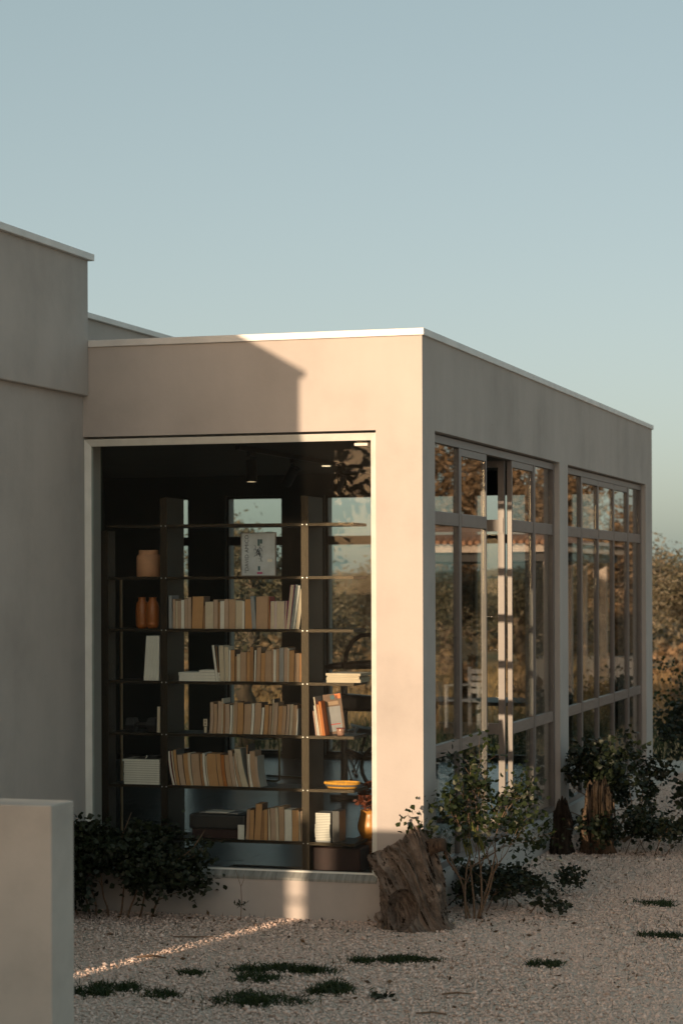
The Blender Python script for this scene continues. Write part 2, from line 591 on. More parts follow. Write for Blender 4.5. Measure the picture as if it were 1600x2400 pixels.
rng = np.random.default_rng(7)
def stones():
    n = 250000
    y = rng.uniform(-4.8, 11.5, n)
    lo = 3.64 - .52 * (y + 13.63)
    hi = 3.64 - .12 * (y + 13.63) + .35
    lo = np.where(y > 0, 0.0, np.maximum(lo, -2.42))
    x = lo + (hi - lo) * rng.uniform(0, 1, n)
    # keep an even density: drop where the strip is narrow
    keep = rng.uniform(0, 4.6, n) < (hi - lo)
    keep &= ~((x > -2.4) & (x < 0) & (y > 0)) & (x >= lo)
    x, y = x[keep], y[keep]
    n = len(x)
    r = np.clip(rng.lognormal(math.log(.0066), .38, n), .0035, .022)
    base = np.array([(1, 0, 0), (.31, .95, .1), (-.81, .59, -.1), (-.81, -.59, .1), (.31, -.95, -.1), (0, 0, 1), (.05, 0, -1)], float)
    V = base[None] * rng.uniform(.65, 1.35, (n, 7, 1))
    V = V * (r[:, None] * np.stack([np.ones(n), rng.uniform(.6, 1, n), rng.uniform(.4, .8, n)], -1).T[:, :, None].transpose(1, 2, 0)[:, 0] if False else 1)
    V = V * r[:, None, None] * np.stack([np.ones(n), rng.uniform(.6, 1, n), rng.uniform(.42, .85, n)], -1)[:, None, :]
    t = rng.uniform(0, 2 * np.pi, n)
    c, s_ = np.cos(t)[:, None], np.sin(t)[:, None]
    tilt = rng.normal(0, .35, n)[:, None]
    vx, vz = V[..., 0] * np.cos(tilt) - V[..., 2] * np.sin(tilt), V[..., 0] * np.sin(tilt) + V[..., 2] * np.cos(tilt)
    V[..., 0], V[..., 2] = vx, vz
    vx, vy = V[..., 0] * c - V[..., 1] * s_, V[..., 0] * s_ + V[..., 1] * c
    V[..., 0], V[..., 1] = vx + x[:, None], vy + y[:, None]
    V[..., 2] += (r * rng.uniform(0, .5, n))[:, None] - .003
    f = [(i, (i + 1) % 5, 5) for i in range(5)] + [((i + 1) % 5, i, 6) for i in range(5)]
    F = (np.array(f)[None] + (np.arange(n) * 7)[:, None, None]).reshape(-1, 3)
    tone = np.clip(rng.normal(.52, .16, n), 0, 1)
    tone[rng.uniform(0, 1, n) < .07] *= .3
    o = mesh_np('gravel', V.reshape(-1, 3), F, M['stone'], tone=np.repeat(tone, 7))
    tag(o, 'loose pinkish beige gravel covering the yard', None, kind='stuff')
stones()

# ------------------------------------------------------------------ the house
house = thing('house', 'flat roofed plastered house with big corner windows and zinc coping', 'house')
HEADZ, SILLZ = 3.226, .264
# front wall with the picture window, then the long side wall that also makes the corner pillar
weld(wall_grid('X', -2.397, -.3, -.3, 3.842, [(-2.3969, -.316, SILLZ, HEADZ)], 0, .3).build('front_wall', M['plaster'], house))
BAYS = [(.322, 4.505), (4.868, 9.08)]
BZ0, BZ1 = .27, 3.235
weld(wall_grid('Y', 0, 9.5, -.3, 3.842, [(a, b, BZ0, BZ1) for a, b in BAYS], 0, -.3).build('side_wall', M['plaster'], house))
# tall wing to the left
MB().box(-8, -2.397, -5.66, .3, -.3, 3.507).build('wing_wall', M['plaster'], house)
MB().box(-8.05, -2.353, -6.264, -.003, 3.505, 4.432).build('wing_parapet', M['plaster'], house, bevel=.008)
MB().box(-8.05, -3.69, -.002, 9.5, 3.5, 4.432).build('rear_parapet', M['plaster'], house, bevel=.008)
# copings, in lengths with open joints
def coping(x0, x1, y0, y1, z, h=.046):
    MB().box(x0, x1, y0, y1, z, z + h).build('coping', M['coping'], house, bevel=.003)
coping(-2.352, .016, -.016, .318, 3.838)
coping(-.32, .0155, .320, 3.40, 3.8385)
coping(-.32, .0163, 3.403, 6.45, 3.838)
coping(-.32, .0158, 6.453, 9.532, 3.8383)
coping(-8.1, -2.320, -6.30, -3.1, 4.430)
coping(-8.1, -2.321, -3.097, .033, 4.4302)
coping(-8.1, -3.655, .036, 9.53, 4.430)
MB().box(-8, -.29, .29, 9.4, 3.47, 3.70).build('roof', M['concrete'], house)
# rear wall with its windows
RY0, RY1 = 9.2, 9.5
RW = [(-5.47, -5.185), (-4.75, -4.07), (-3.585, -2.10), (-1.915, -1.30), (-.86, -.35)]
RZ0, RZ1 = .31, 3.18
weld(wall_grid('X', -6.2, -.3, -.3, 3.842, [(a, b, RZ0, RZ1) for a, b in RW], RY0 + .05, RY1).build('rear_wall', M['plaster'], house))
weld(wall_grid('X', -6.2, -.3, .2, 3.42, [(a, b, RZ0, RZ1) for a, b in RW], RY0, RY0 + .047).build('rear_lining', M['interior_paint'], house))
MB().box(-6.4, -6.2, .3, 9.5, -.3, 3.842).build('end_wall', M['interior_paint'], house)
MB().box(-6.2, -2.397, .303, .33, .2, 3.42).build('wing_lining', M['interior_paint'], house)
MB().box(-6.2, -.302, .31, 9.2, 3.41, 3.46).build('ceiling', M['ceiling_paint'], house)

def ring_frame(m, axis, a0, a1, z0, z1, w, t0, t1, wz0=None, wz1=None, splay=0.0):
    """rectangular frame with mitred corners: outer a0..a1, z0..z1, member width w, depth t0 (outside face) to t1."""
    wz0 = w if wz0 is None else wz0
    wz1 = w if wz1 is None else wz1
    P = (lambda u, t, z: (u, t, z)) if axis == 'X' else (lambda u, t, z: (t, u, z))
    O = [(a0, z0), (a1, z0), (a1, z1), (a0, z1)]
    I = [(a0 + w, z0 + wz0), (a1 - w, z0 + wz0), (a1 - w, z1 - wz1), (a0 + w, z1 - wz1)]
    ti = t0 + splay
    for k in range(4):
        l = (k + 1) % 4
        m.quad(P(O[k][0], t0, O[k][1]), P(O[l][0], t0, O[l][1]), P(I[l][0], ti, I[l][1]), P(I[k][0], ti, I[k][1]))
        m.quad(P(O[k][0], t1, O[k][1]), P(O[l][0], t1, O[l][1]), P(I[l][0], t1, I[l][1]), P(I[k][0], t1, I[k][1]))
        m.quad(P(O[k][0], t0, O[k][1]), P(O[l][0], t0, O[l][1]), P(O[l][0], t1, O[l][1]), P(O[k][0], t1, O[k][1]))
        m.quad(P(I[k][0], ti, I[k][1]), P(I[l][0], ti, I[l][1]), P(I[l][0], t1, I[l][1]), P(I[k][0], t1, I[k][1]))
    return m

# picture window
pw = weld(ring_frame(MB(), 'X', -2.394, -.319, SILLZ + .002, HEADZ - .016, .041, .016, .075, .046, .047, .022).build('picture_window', M['frame_pale'], house))
MB().box(-2.352, -.361, .050, .058, SILLZ + .050, HEADZ - .066).build('pane', M['glass_front'], pw)
MB().prism([(-2.393, -.005, .250), (-.320, -.005, .250), (-.320, .049, .250), (-2.393, .049, .250)],
           [(-2.393, -.005, .267), (-.320, -.005, .267), (-.320, .0485, .316), (-2.393, .0485, .316)]).build('sill', M['sill'], pw)
MB().box(-.475, -.385, .044, .0495, 3.128, 3.146).build('paper_tag', M['p_white'], pw)

# side windows: outer frame, mullions, rails, sashes and panes
FX0, FX1 = -.045, -.092            # outside and inside face of the frames
TR0, TR1, LR0, LR1 = 2.617, 2.708, 1.035, 1.122
pr = random.Random(3)
def pane(win, y0, y1, z0, z1, x=-.072, swing=0):
    yc = (y0 + y1) / 2
    o = MB().box(-.003, .003, y0 - yc, y1 - yc, z0, z1).build('pane', M['glass_side'], win, loc=(x, yc, 0))
    o.rotation_euler = (0, math.radians(pr.uniform(-.06, .06)), math.radians(pr.uniform(-.16, .16)) + swing)
    return o
def side_window(a, b, open_sash=None):
    w = ring_frame(MB(), 'Y', a + .003, b - .003, BZ0 + .002, BZ1 - .012, .05, FX0, FX1, .045, .052).build('window', M['frame_taupe'], house)
    weld(w)
    L = b - a
    ed = [a + .05] + [a + L / 5 * k + .045 for k in range(1, 5)] + [b - .05]
    for k in (1, 4):
        MB().box(FX1 + .002, FX0 - .002, ed[k] - .029, ed[k] + .029, BZ0 + .047, BZ1 - .064).build('mullion', M['frame_taupe'], w, bevel=.003)
    for k in range(5):
        y0, y1 = ed[k] + (.029 if k in (1, 4) else .002), ed[k + 1] - (.029 if k + 1 in (1, 4) else .002)
        z0, z1 = BZ0 + .047, BZ1 - .064
        if k in (1, 2, 3):
            sx0, sx1 = -.052, -.090
            if k == open_sash:
                Wd = y1 - y0
                hinge = bpy.data.objects.new('open_sash', None)
                # swung 90 degrees into the room on its far stile: lies along -X
                s_ = MB()
                def bx(u0, u1, c0, c1):
                    s_.box(-.10 - u1, -.10 - u0, y1 - .05, y1 - .006, c0, c1)
                bx(0, .05, z0 + .01, z1 - .004)
                bx(Wd - .05, Wd, z0 + .01, z1 - .004)
                bx(.051, Wd - .051, z1 - .056, z1 - .005)
                bx(.051, Wd - .051, TR0, TR1)
                bx(.051, Wd - .051, LR0, LR1)
                bx(.051, Wd - .051, z0 + .012, z0 + .06)
                so = s_.build('open_sash', M['frame_taupe'], w)
                so['label'] = 'sash swung open into the room'
                MB().box(-.10 - Wd + .05, -.151, y1 - .032, y1 - .026, LR1 + .001, TR0 - .001).build('pane', M['glass_front'], w)
                MB().box(-.145, -.108, y1 - .060, y1 - .0505, 2.60, 2.72).build('hinge', M['frame_taupe'], w)
                continue
            sash = ring_frame(MB(), 'Y', y0 + .002, y1 - .002, z0 + .002, z1 - .002, .027, sx0, sx1, .05, .05).build('sash', M['frame_taupe'], w)
            weld(sash)
            y0, y1, z0, z1 = y0 + .029, y1 - .029, z0 + .052, z1 - .052
        MB().box(-.090, -.050, y0 + .0005, y1 - .0005, TR0, TR1).build('transom', M['frame_taupe'], w, bevel=.003)
        MB().box(-.090, -.0505, y0 + .0005, y1 - .0005, LR0, LR1).build('rail', M['rail_wood'], w, bevel=.003)
        for c0, c1 in ((z0, LR0), (LR1, TR0), (TR1, z1)):
            pane(w, y0 + .001, y1 - .001, c0 + .001, c1 - .001)
    return w
w1 = side_window(*BAYS[0], open_sash=2)
w2 = side_window(*BAYS[1])
MB().box(-.06, .022, .9, 2.9, BZ0 - .016, BZ0 - .002).build('drip_edge', M['alu'], w1, bevel=.002)
MB().box(-.06, .024, 2.95, 4.1, BZ0 - .018, BZ0 - .003).build('drip_edge', M['alu'], w1, bevel=.002)

# rear windows
for a, b in RW:
    w = weld(ring_frame(MB(), 'X', a, b, RZ0, RZ1, .03, RY0 + .06, RY0 + .12).build('rear_window', M['black'], house))
    MB().box(a + .031, b - .031, RY0 + .07, RY0 + .115, 2.630, 2.728).build('transom', M['black'], w)
    if b - a > 1:
        MB().box(a + .70, a + .78, RY0 + .068, RY0 + .118, RZ0 + .031, 2.629).build('mullion', M['black'], w)
    MB().box(a + .031, b - .031, RY0 + .086, RY0 + .092, RZ0 + .031, 2.629).build('pane', M['glass_side'], w)
    MB().box(a + .031, b - .031, RY0 + .086, RY0 + .092, 2.729, RZ1 - .031).build('pane', M['glass_side'], w)

# floor with single tiles
floor = MB().box(-6.2, -.3, .3, 9.25, .10, .262).build('floor', M['dark_plastic'])
floor['kind'] = 'structure'
tm = MB().box(-.298, .298, -.198, .198, 0, .008)
t0 = tm.build('tile', M['tile'], floor)
first = True
for i in range(10):
    for j in range(22):
        x = -.602 - .6 * i
        y = .52 + .4 * j + (.2 if i % 2 else 0)
        if x < -6 or y > 9.0:
            continue
        o = t0 if first else t0.copy()
        if not first:
            COL.objects.link(o)
        first = False
        o.location = (x, y, .2625 + pr.uniform(-.0006, .0006))
        o.rotation_euler = (math.radians(pr.uniform(-.12, .12)), math.radians(pr.uniform(-.12, .12)), 0)

# garden block in front, boundary wall and gate rails beside it (left, outside the picture)
blk = thing('garden_wall', 'low square ended plastered wall stub in the left foreground', 'wall', (.05, -5.84, 0))
MB().box(-2.2, 0, 0, .215, -.2, 1.363).build('wall', M['plaster_block'], blk, bevel=.006)
bw = thing('boundary_wall', 'plain plastered boundary wall left of the wall stub', 'wall', (-3.10, -9.6, 0))
MB().box(0, 3.3, 0, .2, -.2, 1.862).build('wall', M['plaster_block'], bw, bevel=.012)
gt = thing('gate', 'narrow metal gate of two rails at the end of the boundary wall', 'gate', (-3.10, -9.5, 0))
MB().tube([(0, 0, 1.40), (-.9, .0, 1.40)], .016, 8).build('rail', M['black'], gt)
MB().tube([(0, 0, 1.15), (-.9, .0, 1.15)], .016, 8).build('rail', M['black'], gt)
MB().tube([(-.9, 0, 0), (-.9, .0, 1.5)], .03, 8).build('post', M['black'], gt)
MB().box(-.235, -.142, -.05, .05, 0, 1.95).build('post', M['plaster_block'], gt, bevel=.006)  # unseen post added to narrow the sunlit strip on its left side

# ------------------------------------------------------------------ bookshelf
SHF = [2.63, 2.27, 1.91, 1.55, 1.19, .83, .47]      # shelf tops
SY0, SY1 = .30, .62
shelf = thing('bookshelf', 'tall black metal bookshelf of three bays behind the picture window', 'bookshelf', (-.905, .3, .27))
L = Vector((-.905, .3, .27))
def sb(x0, x1, y0, y1, z0, z1, name, mat, bv=.001):
    return MB().box(x0 - L.x, x1 - L.x, y0 - L.y, y1 - L.y, z0 - L.z, z1 - L.z).build(name, mat, shelf)
sb(-2.396, -2.344, SY0, SY0 + .13, .271, 2.59, 'upright', M['shelf'])
sb(-1.955, -1.903, SY0, SY1, .271, 2.817, 'upright', M['shelf'])
sb(-.931, -.879, SY0, SY1, .271, 2.811, 'upright', M['shelf'])
for z in SHF:
    sb(-2.3435, -1.9555, SY0 + .002, SY1, z - .02, z, 'shelf', M['shelf'])
    sb(-1.9025, -.9315, SY0 + .002, SY1, z - .02, z, 'shelf', M['shelf'])
    if z > .6 or True:
        sb(-.8785, -.563, SY0 + .002, SY1, z - .02, z, 'shelf', M['shelf'])
    for x in (-1.945, -1.913, -.921, -.889):
        MB().lathe([(.0045, 0), (.0035, .0025)], 8).build('screw', M['alu'], shelf, loc=(x - L.x, -.001, z - .01 - L.z)).rotation_euler = (math.pi / 2, 0, 0)

# ------------------------------------------------------------------ books
ORD = ['first', 'second', 'third', 'fourth', 'fifth', 'sixth', 'seventh', 'eighth', 'ninth', 'tenth', 'eleventh', 'twelfth', 'thirteenth',
       'fourteenth', 'fifteenth', 'sixteenth', 'seventeenth', 'eighteenth', 'nineteenth', 'twentieth', 'twenty-first', 'twenty-second',
       'twenty-third', 'twenty-fourth', 'twenty-fifth', 'twenty-sixth', 'twenty-seventh', 'twenty-eighth', 'twenty-ninth', 'thirtieth',
       'thirty-first', 'thirty-second', 'thirty-third', 'thirty-fourth']
br = random.Random(11)
def book(x, y, z, w, h, d, paper, cover, lean, label, group, bow=0.0, cat='book'):
    """upright book, fore-edge (page side) towards the window; lean in metres at the top, bow curves it."""
    root_z = z
    ct = min(.0016, w * .12)
    nz = 5 if bow else 1
    def off(t):
        return lean * t + bow * math.sin(math.pi * t)
    cov, pag = MB(), MB()
    sets = [(cov, 0, ct, 0, d), (cov, w - ct, w, 0, d), (cov, ct, w - ct, d - ct, d)]
    ins = .0025
    sets.append((pag, ct, w - ct, ins, d - ct))
    for m, x0, x1, y0, y1 in sets:
        zb, zt = (0, h) if m is cov else (.0015, h - .0025)
        base = len(m.v)
        for k in range(nz + 1):
            t = k / nz
            zz = zb + (zt - zb) * t
            o = off(zz / h)
            m.v += [(x0 + o, y0, zz), (x1 + o, y0, zz), (x1 + o, y1, zz), (x0 + o, y1, zz)]
        for k in range(nz):
            q = base + 4 * k
            for j in range(4):
                m.f.append((q + j, q + (j + 1) % 4, q + 4 + (j + 1) % 4, q + 4 + j))
        m.f.append((base + 3, base + 2, base + 1, base))
        q = base + 4 * nz
        m.f.append((q, q + 1, q + 2, q + 3))
    o = cov.build('book', M['c_' + cover], None, loc=(x, y, z + .0005))
    tag(o, label, cat, group)
    pag.build('pages', M['p_' + paper], o)
    return o

U = .00311    # one unit of the width lists below, in metres
SIZEW = lambda w: 'thick ' if w >= .042 else ('thin ' if w < .016 else '')
def row(start, shelf_i, spec, where, group, lean0=0, lean1=0, bow=0):
    """spec: (width units, height units, paper, cover[, lean]). start and widths in units of 3.1 mm from X=-1.955 (unit 375)."""
    xs = start
    n = len(spec)
    for k, s in enumerate(spec):
        wu, hu, pp, cv = s[:4]
        t = k / max(1, n - 1)
        ln = s[4] * U if len(s) > 4 else (lean0 + (lean1 - lean0) * t) * U
        x = -1.955 + (xs - 375) * U
        w = wu * U - .0008
        lean_word = ' leaning' if abs(ln) > .022 else ''
        colour = {'tan': 'tan', 'brown': 'brown', 'cream': 'cream', 'white': 'white', 'pinkish': 'dusky pink', 'grey': 'grey', 'rust': 'rust', 'kraft': 'kraft brown'}[pp]
        extra = '' if cv in ('ivory', 'tan', 'white', 'brown') else ' in ' + {'dark': 'black', 'stone': 'grey'}.get(cv, cv) + ' cover'
        lab = f"{SIZEW(w)}{colour} paged book{extra}, {ORD[k]} from left in {where}"
        book(x, SY0 + .006 + br.uniform(0, .010), SHF[shelf_i], w, hu * U, br.uniform(.11, .145), pp, cv, ln, lab, group, bow * U * br.uniform(.6, 1.2))
        xs += wu

T = lambda w, h, p='tan', c='tan', *l: (w, h, p, c, *l)
row(394, 2, [T(8, 74, 'grey', 'grey'), T(2, 40, 'grey', 'dark'), T(6, 66, 'pinkish'), T(6, 62, 'cream', 'ivory'), T(8, 62, 'pinkish'), T(7, 64, 'white', 'white'), T(8, 67, 'pinkish'),
     T(9, 70, 'pinkish'), T(27, 72, 'kraft', 'brown', 3), T(5, 52, 'brown', 'dark'), T(19, 60, 'cream', 'ivory'), T(11, 65, 'pinkish'), T(5, 60, 'brown', 'brown'), T(10, 62, 'white', 'white'),
     T(10, 66, 'pinkish'), T(16, 66, 'tan'), T(16, 63, 'cream', 'ivory'), T(5, 61, 'white', 'white'), T(18, 66, 'kraft', 'brown'), T(9, 72, 'grey', 'blue', -4), T(28, 72, 'tan', 'tan'),
     T(6, 71, 'brown', 'red', -3), T(9, 61, 'cream', 'white'), T(4, 61, 'white', 'magenta'), T(18, 61, 'cream', 'white'), T(4, 62, 'cream', 'magenta', 3), T(9, 97, 'cream', 'magenta', 11),
     T(6, 98, 'grey', 'teal', 13), T(6, 96, 'white', 'teal', 13), T(9, 88, 'cream', 'ivory', 12)],
    'the third shelf row', 'books on the third shelf', 0, 1)
row(505, 3, [T(7, 80, 'white', 'dark', -10), T(3, 78, 'brown', 'dark', -8), T(11, 79, 'cream', 'ivory', -3), T(9, 77, 'cream', 'ivory', -1), T(4, 70, 'white', 'white'), T(10, 70, 'kraft', 'brown'), T(5, 56, 'brown', 'dark'), T(8, 61, 'cream', 'ivory'),
     T(14, 65, 'tan'), T(9, 66, 'kraft', 'brown'), T(8, 77, 'brown', 'tan'), T(5, 70, 'white', 'dark', 2), T(10, 76, 'tan', 'tan', 3), T(11, 64, 'kraft', 'brown', 2), T(15, 69, 'tan', 'tan', 1),
     T(5, 73, 'tan', 'brown'), T(6, 71, 'white', 'white'), T(7, 73, 'tan', 'tan'), T(10, 75, 'grey', 'stone'), T(9, 76, 'pinkish', 'tan', 1), T(4, 74, 'cream', 'white'), T(12, 70, 'kraft', 'brown'), T(10, 64, 'tan', 'tan'), T(7, 64, 'brown', 'brown'), T(3, 76, 'white', 'white')],
    'the fourth shelf row', 'books on the fourth shelf', 0, 1)
row(489, 4, [T(8, 70, 'pinkish', 'tan', 2), T(9, 66, 'tan', 'tan', 2), T(10, 72, 'pinkish', 'tan', 3), T(4, 78, 'cream', 'ivory', 2), T(5, 68, 'brown', 'dark', 1), T(11, 66, 'pinkish', 'tan', 1), T(5, 64, 'white', 'white'), T(4, 66, 'cream', 'brown'),
     T(8, 72, 'tan'), T(15, 70, 'kraft', 'brown', 2), T(17, 67, 'tan', 'tan', 3), T(6, 68, 'white', 'white', 4), T(16, 70, 'tan', 'brown', 5), T(7, 60, 'white', 'dark', 5), T(11, 66, 'kraft', 'brown', 4), T(6, 64, 'tan', 'tan', 4), T(5, 78, 'cream', 'dark', 5), T(10, 71, 'pinkish', 'tan', 4), T(10, 64, 'kraft', 'tan', 4),
     T(9, 64, 'tan', 'tan', 4), T(8, 68, 'pinkish', 'dark', 5), T(8, 68, 'cream', 'brown', 4), T(9, 66, 'tan', 'tan', 4), T(3, 58, 'white', 'white', 2)],
    'the fifth shelf row', 'books on the fifth shelf', 2, 4, .8)
row(402, 5, [T(6, 76, 'white', 'maroon', -12), T(5, 76, 'cream', 'brown', -11), T(8, 79, 'kraft', 'dark', -10), T(13, 68, 'pinkish', 'tan', -9), T(12, 71, 'kraft', 'brown', -8), T(6, 72, 'cream', 'ivory', -8), T(20, 71, 'tan', 'brown', -7),
     T(7, 71, 'brown', 'brown', -6), T(6, 72, 'white', 'white', -7), T(5, 68, 'cream', 'brown', -7), T(22, 72, 'kraft', 'tan', -7), T(11, 72, 'kraft', 'brown', -8), T(9, 70, 'rust', 'brown', -8), T(11, 70, 'tan', 'tan', -8), T(10, 80, 'pinkish', 'tan', -11), T(4, 67, 'white', 'white', -11),
     T(9, 75, 'tan', 'dark', -12), T(15, 84, 'cream', 'stone', -19), T(4, 93, 'brown', 'dark', -6), T(6, 73, 'white', 'white', -8), T(13, 79, 'tan', 'tan', -9), T(5, 68, 'pinkish', 'stone', -8)],
    'the sixth shelf row', 'leaning books on the sixth shelf', -10, -8, -2.2)
row(572, 6, [T(9, 67, 'tan', 'dark', 3), T(11, 66, 'kraft', 'brown', 2), T(16, 80, 'kraft', 'brown', 5), T(7, 66, 'brown', 'tan', 1), T(10, 68, 'kraft', 'rust' if False else 'brown'), T(6, 69, 'cream', 'tan', -2), T(13, 72, 'pinkish', 'tan', -1), T(6, 73, 'cream', 'ivory', -2), T(13, 75, 'tan', 'tan', -1),
     T(17, 69, 'white', 'white'), T(16, 69, 'kraft', 'brown'), T(4, 66, 'cream', 'dark', -2), T(9, 67, 'pinkish', 'tan')],
    'the bottom shelf row', 'books on the bottom shelf', 0, 0, .4)

def flat_item(name, x0, x1, z, h, d, paper, cover, label, group, y=SY0 + .008, rz=0, dx=0, cat='magazine'):
    w = x1 - x0
    r = MB()
    r.box(0, w, 0, d, 0, .0009).box(0, w, 0, d, h - .0012, h - .0003).box(0, w, d - .0015, d, .0009, h - .0012)
    o = r.build(name, M['c_' + cover], None, loc=(x0 + dx, y, z))
    o.rotation_euler = (0, 0, rz)
    tag(o, label, cat, group)
    MB().box(.0015, w - .0015, .0012, d - .002, .001, h - .0013).build('pages', M['p_' + paper], o)
    return o
UX = lambda u: -1.955 + (u - 375) * U
g = 'white magazines lying flat on the fourth shelf'
for k, nm in enumerate(['lowest', 'middle', 'topmost large']):
    flat_item('magazine', UX(417), UX(514), SHF[3] + .0005 + k * .0205, .0195, .22, 'white', 'white', f'white magazine lying flat left of the fourth shelf row, {nm} of three', g, dx=br.uniform(-.002, .002))
flat_item('booklet', UX(465), UX(509), SHF[3] + .0625, .015, .16, 'white', 'white', 'small white booklet on top of the flat white magazines', g, cat='booklet')
g = 'white magazines leaning on the left bay upright'
for k in range(5):
    x = UX(337 + 7.4 * k) - .010
    book(x, SY0 + .008, SHF[3], 7.0 * U, 100 * U, .2, 'white', 'white', (7 - k * 1.4) * U, f'tall white magazine leaning in the left bay, {ORD[k]} from left of five', g, cat='magazine')
book(UX(365), SY0 + .01, SHF[4], 7 * U, 58 * U, .13, 'cream', 'ivory', 1 * U, 'single cream book beside the dumbbell on the fifth shelf', None)
g = 'stack of white magazines in the left bay'
zz = SHF[5] + .0005
for k in range(11):
    h = br.uniform(.0145, .0165)
    flat_item('magazine', UX(288 if k < 10 else 285), UX(374.5), zz, h, .22, 'white', 'stone', f'white magazine in the left bay stack on the sixth shelf, {ORD[k]} from bottom', g, dx=br.uniform(0, .004) - .012)
    zz += h + .0004
bag = thing('pouch', 'dark folded pouch with pale ribbon on the white magazine stack', 'pouch', (UX(335), SY0 + .09, zz))
m = MB()
m.prism([(-.10, -.06, 0), (.085, -.06, 0), (.085, .08, 0), (-.10, .08, 0)], [(-.04, -.04, .018), (.08, -.04, .022), (.08, .06, .022), (-.04, .06, .018)]).build('body', M['dark_plastic'], bag, bevel=.004)
MB().tube([(.0, -.062, .004), (.012, -.058, .018), (.004, -.052, .025)], .003, 6).build('ribbon', M['p_white'], bag)
g = 'cream magazines stacked in the right bay'
zz = SHF[3] + .0005
for k, (a, b, h, rz, nm) in enumerate([(-.765, -.525, .022, 2, 'lowest'), (-.765, -.53, .012, -1, 'second from bottom'), (-.76, -.535, .011, 3, 'third from bottom'), (-.77, -.52, .016, -2, 'topmost')]):
    flat_item('magazine', a, b, zz, h, .25, 'cream', 'ivory', f'cream magazine stacked on the sunlit fourth shelf of the right bay, {nm}', g, y=SY0 + .03, rz=math.radians(rz))
    zz += h + .0006
# red, grey and orange books in the right bay, and the large board book
for a, h, w, pp, cv, ln, lb in [(-.838, .168, .011, 'pinkish', 'maroon', -.022, 'maroon thin book leaning in the right bay beside the sparkling upright'),
                                (-.8255, .205, .010, 'white', 'grey', -.028, 'grey thin book leaning between the maroon and cream books'),
                                (-.8145, .262, .009, 'cream', 'stone', -.040, 'tall pale book leaning behind the orange pair in the right bay'),
                                (-.804, .212, .016, 'kraft', 'orange', -.026, 'orange book with kraft pages leaning in the right bay'),
                                (-.7865, .232, .016, 'rust', 'orange', -.032, 'bright orange book, rightmost of the leaning set in the right bay')]:
    book(a, SY0 + .02, SHF[4], w, h, .15, pp, cv, ln, lb, 'coloured books leaning in the right bay')
bb = thing('picture_book', 'large grey picture book with printed cover leaning behind the orange books', 'book', (-.765, SY0 + .12, SHF[4]))
bb.rotation_euler = (0, math.radians(-7), math.radians(12))
MB().box(-.02, .105, 0, .012, 0.001, .275).build('cover', M['c_brown'], bb)
for (x0, x1, z0, z1, mt) in [(.0, .09, .02, .19, 'c_grey'), (.012, .08, .065, .072, 'c_red'), (.01, .08, .20, .225, 'c_tan'), (.03, .08, .238, .265, 'c_teal'), (.06, .1, .24, .272, 'c_orange')]:
    MB().box(x0, x1, -.0012 - .0004 * (z0 > .06), -.0002, z0, z1).build('print', M[mt], bb)
cup = thing('cup', 'small shiny patterned cup on the right bay fifth shelf', 'cup', (-.672, SY0 + .06, SHF[4]))
MB().lathe([(.02, 0), (.027, .012), (.029, .035), (.031, .052), (.028, .052), (.026, .034), (.022, .012), (.0, .008)], 20).build('body', plain('cup_glaze', (.42, .24, .18), .15, .3, .4, 60), cup, smooth=True)
MB().lathe([(.0315, .049), (.0322, .053), (.029, .053)], 20).build('rim', M['c_maroon'], cup)

# white stack with dark covers, bottom right bay
g = 'white paged books stacked on the bottom shelf of the right bay'
zz = SHF[6] + .0005
for k in range(18):
    h = .0107
    o = flat_item('book', -.842 + (0 if k < 3 or k > 10 else -.005), -.735 + (.0 if k < 3 or k > 10 else -.005), zz, h, .15, 'white' if k else 'grey', 'grey',
                  f'thin white book in the bottom right stack beside dark cover edges, {ORD[k]} from bottom', g, y=SY0 + .02, dx=br.uniform(-.0015, .0015), cat='book')
    zz += h + .0003
slip = thing('slipcase', 'black slipcase standing right of the white book stack', 'slipcase', (-.727, SY0 + .03, SHF[6]))
MB().box(0, .05, 0, .15, .0005, .213).build('case', M['dark_plastic'], slip, bevel=.002)
MB().box(.049, .0515, .005, .145, .006, .206).build('label_panel', M['c_brown'], slip)

# braided yellow tray
tray = thing('braided_tray', 'yellow and grey braided oval tray on the sixth shelf', 'tray', (-.682, SY0 + .12, SHF[5]))
for zi, (rx, ry, mt) in enumerate([(.095, .06, 'wool_yellow'), (.108, .07, 'wool_grey'), (.118, .078, 'wool_yellow')]):
    for ph in (0, math.pi):
        pts = []
        for k in range(97):
            a = 2 * math.pi * k / 96
            q = a * 17 + ph
            pts.append(((rx + .005 * math.cos(q)) * math.cos(a), (ry + .005 * math.cos(q)) * math.sin(a), .010 + zi * .0125 + .006 * math.sin(q)))
        MB().tube(pts, .0052, 5, False).build('braid', M[mt], tray, smooth=True)
m = MB().lathe([(.001, .002), (.07, .002), (.09, .006), (.0905, .009), (.001, .006)], 24)
o = m.build('base', M['wool_grey'], tray)
o.scale = (1, .65, 1)

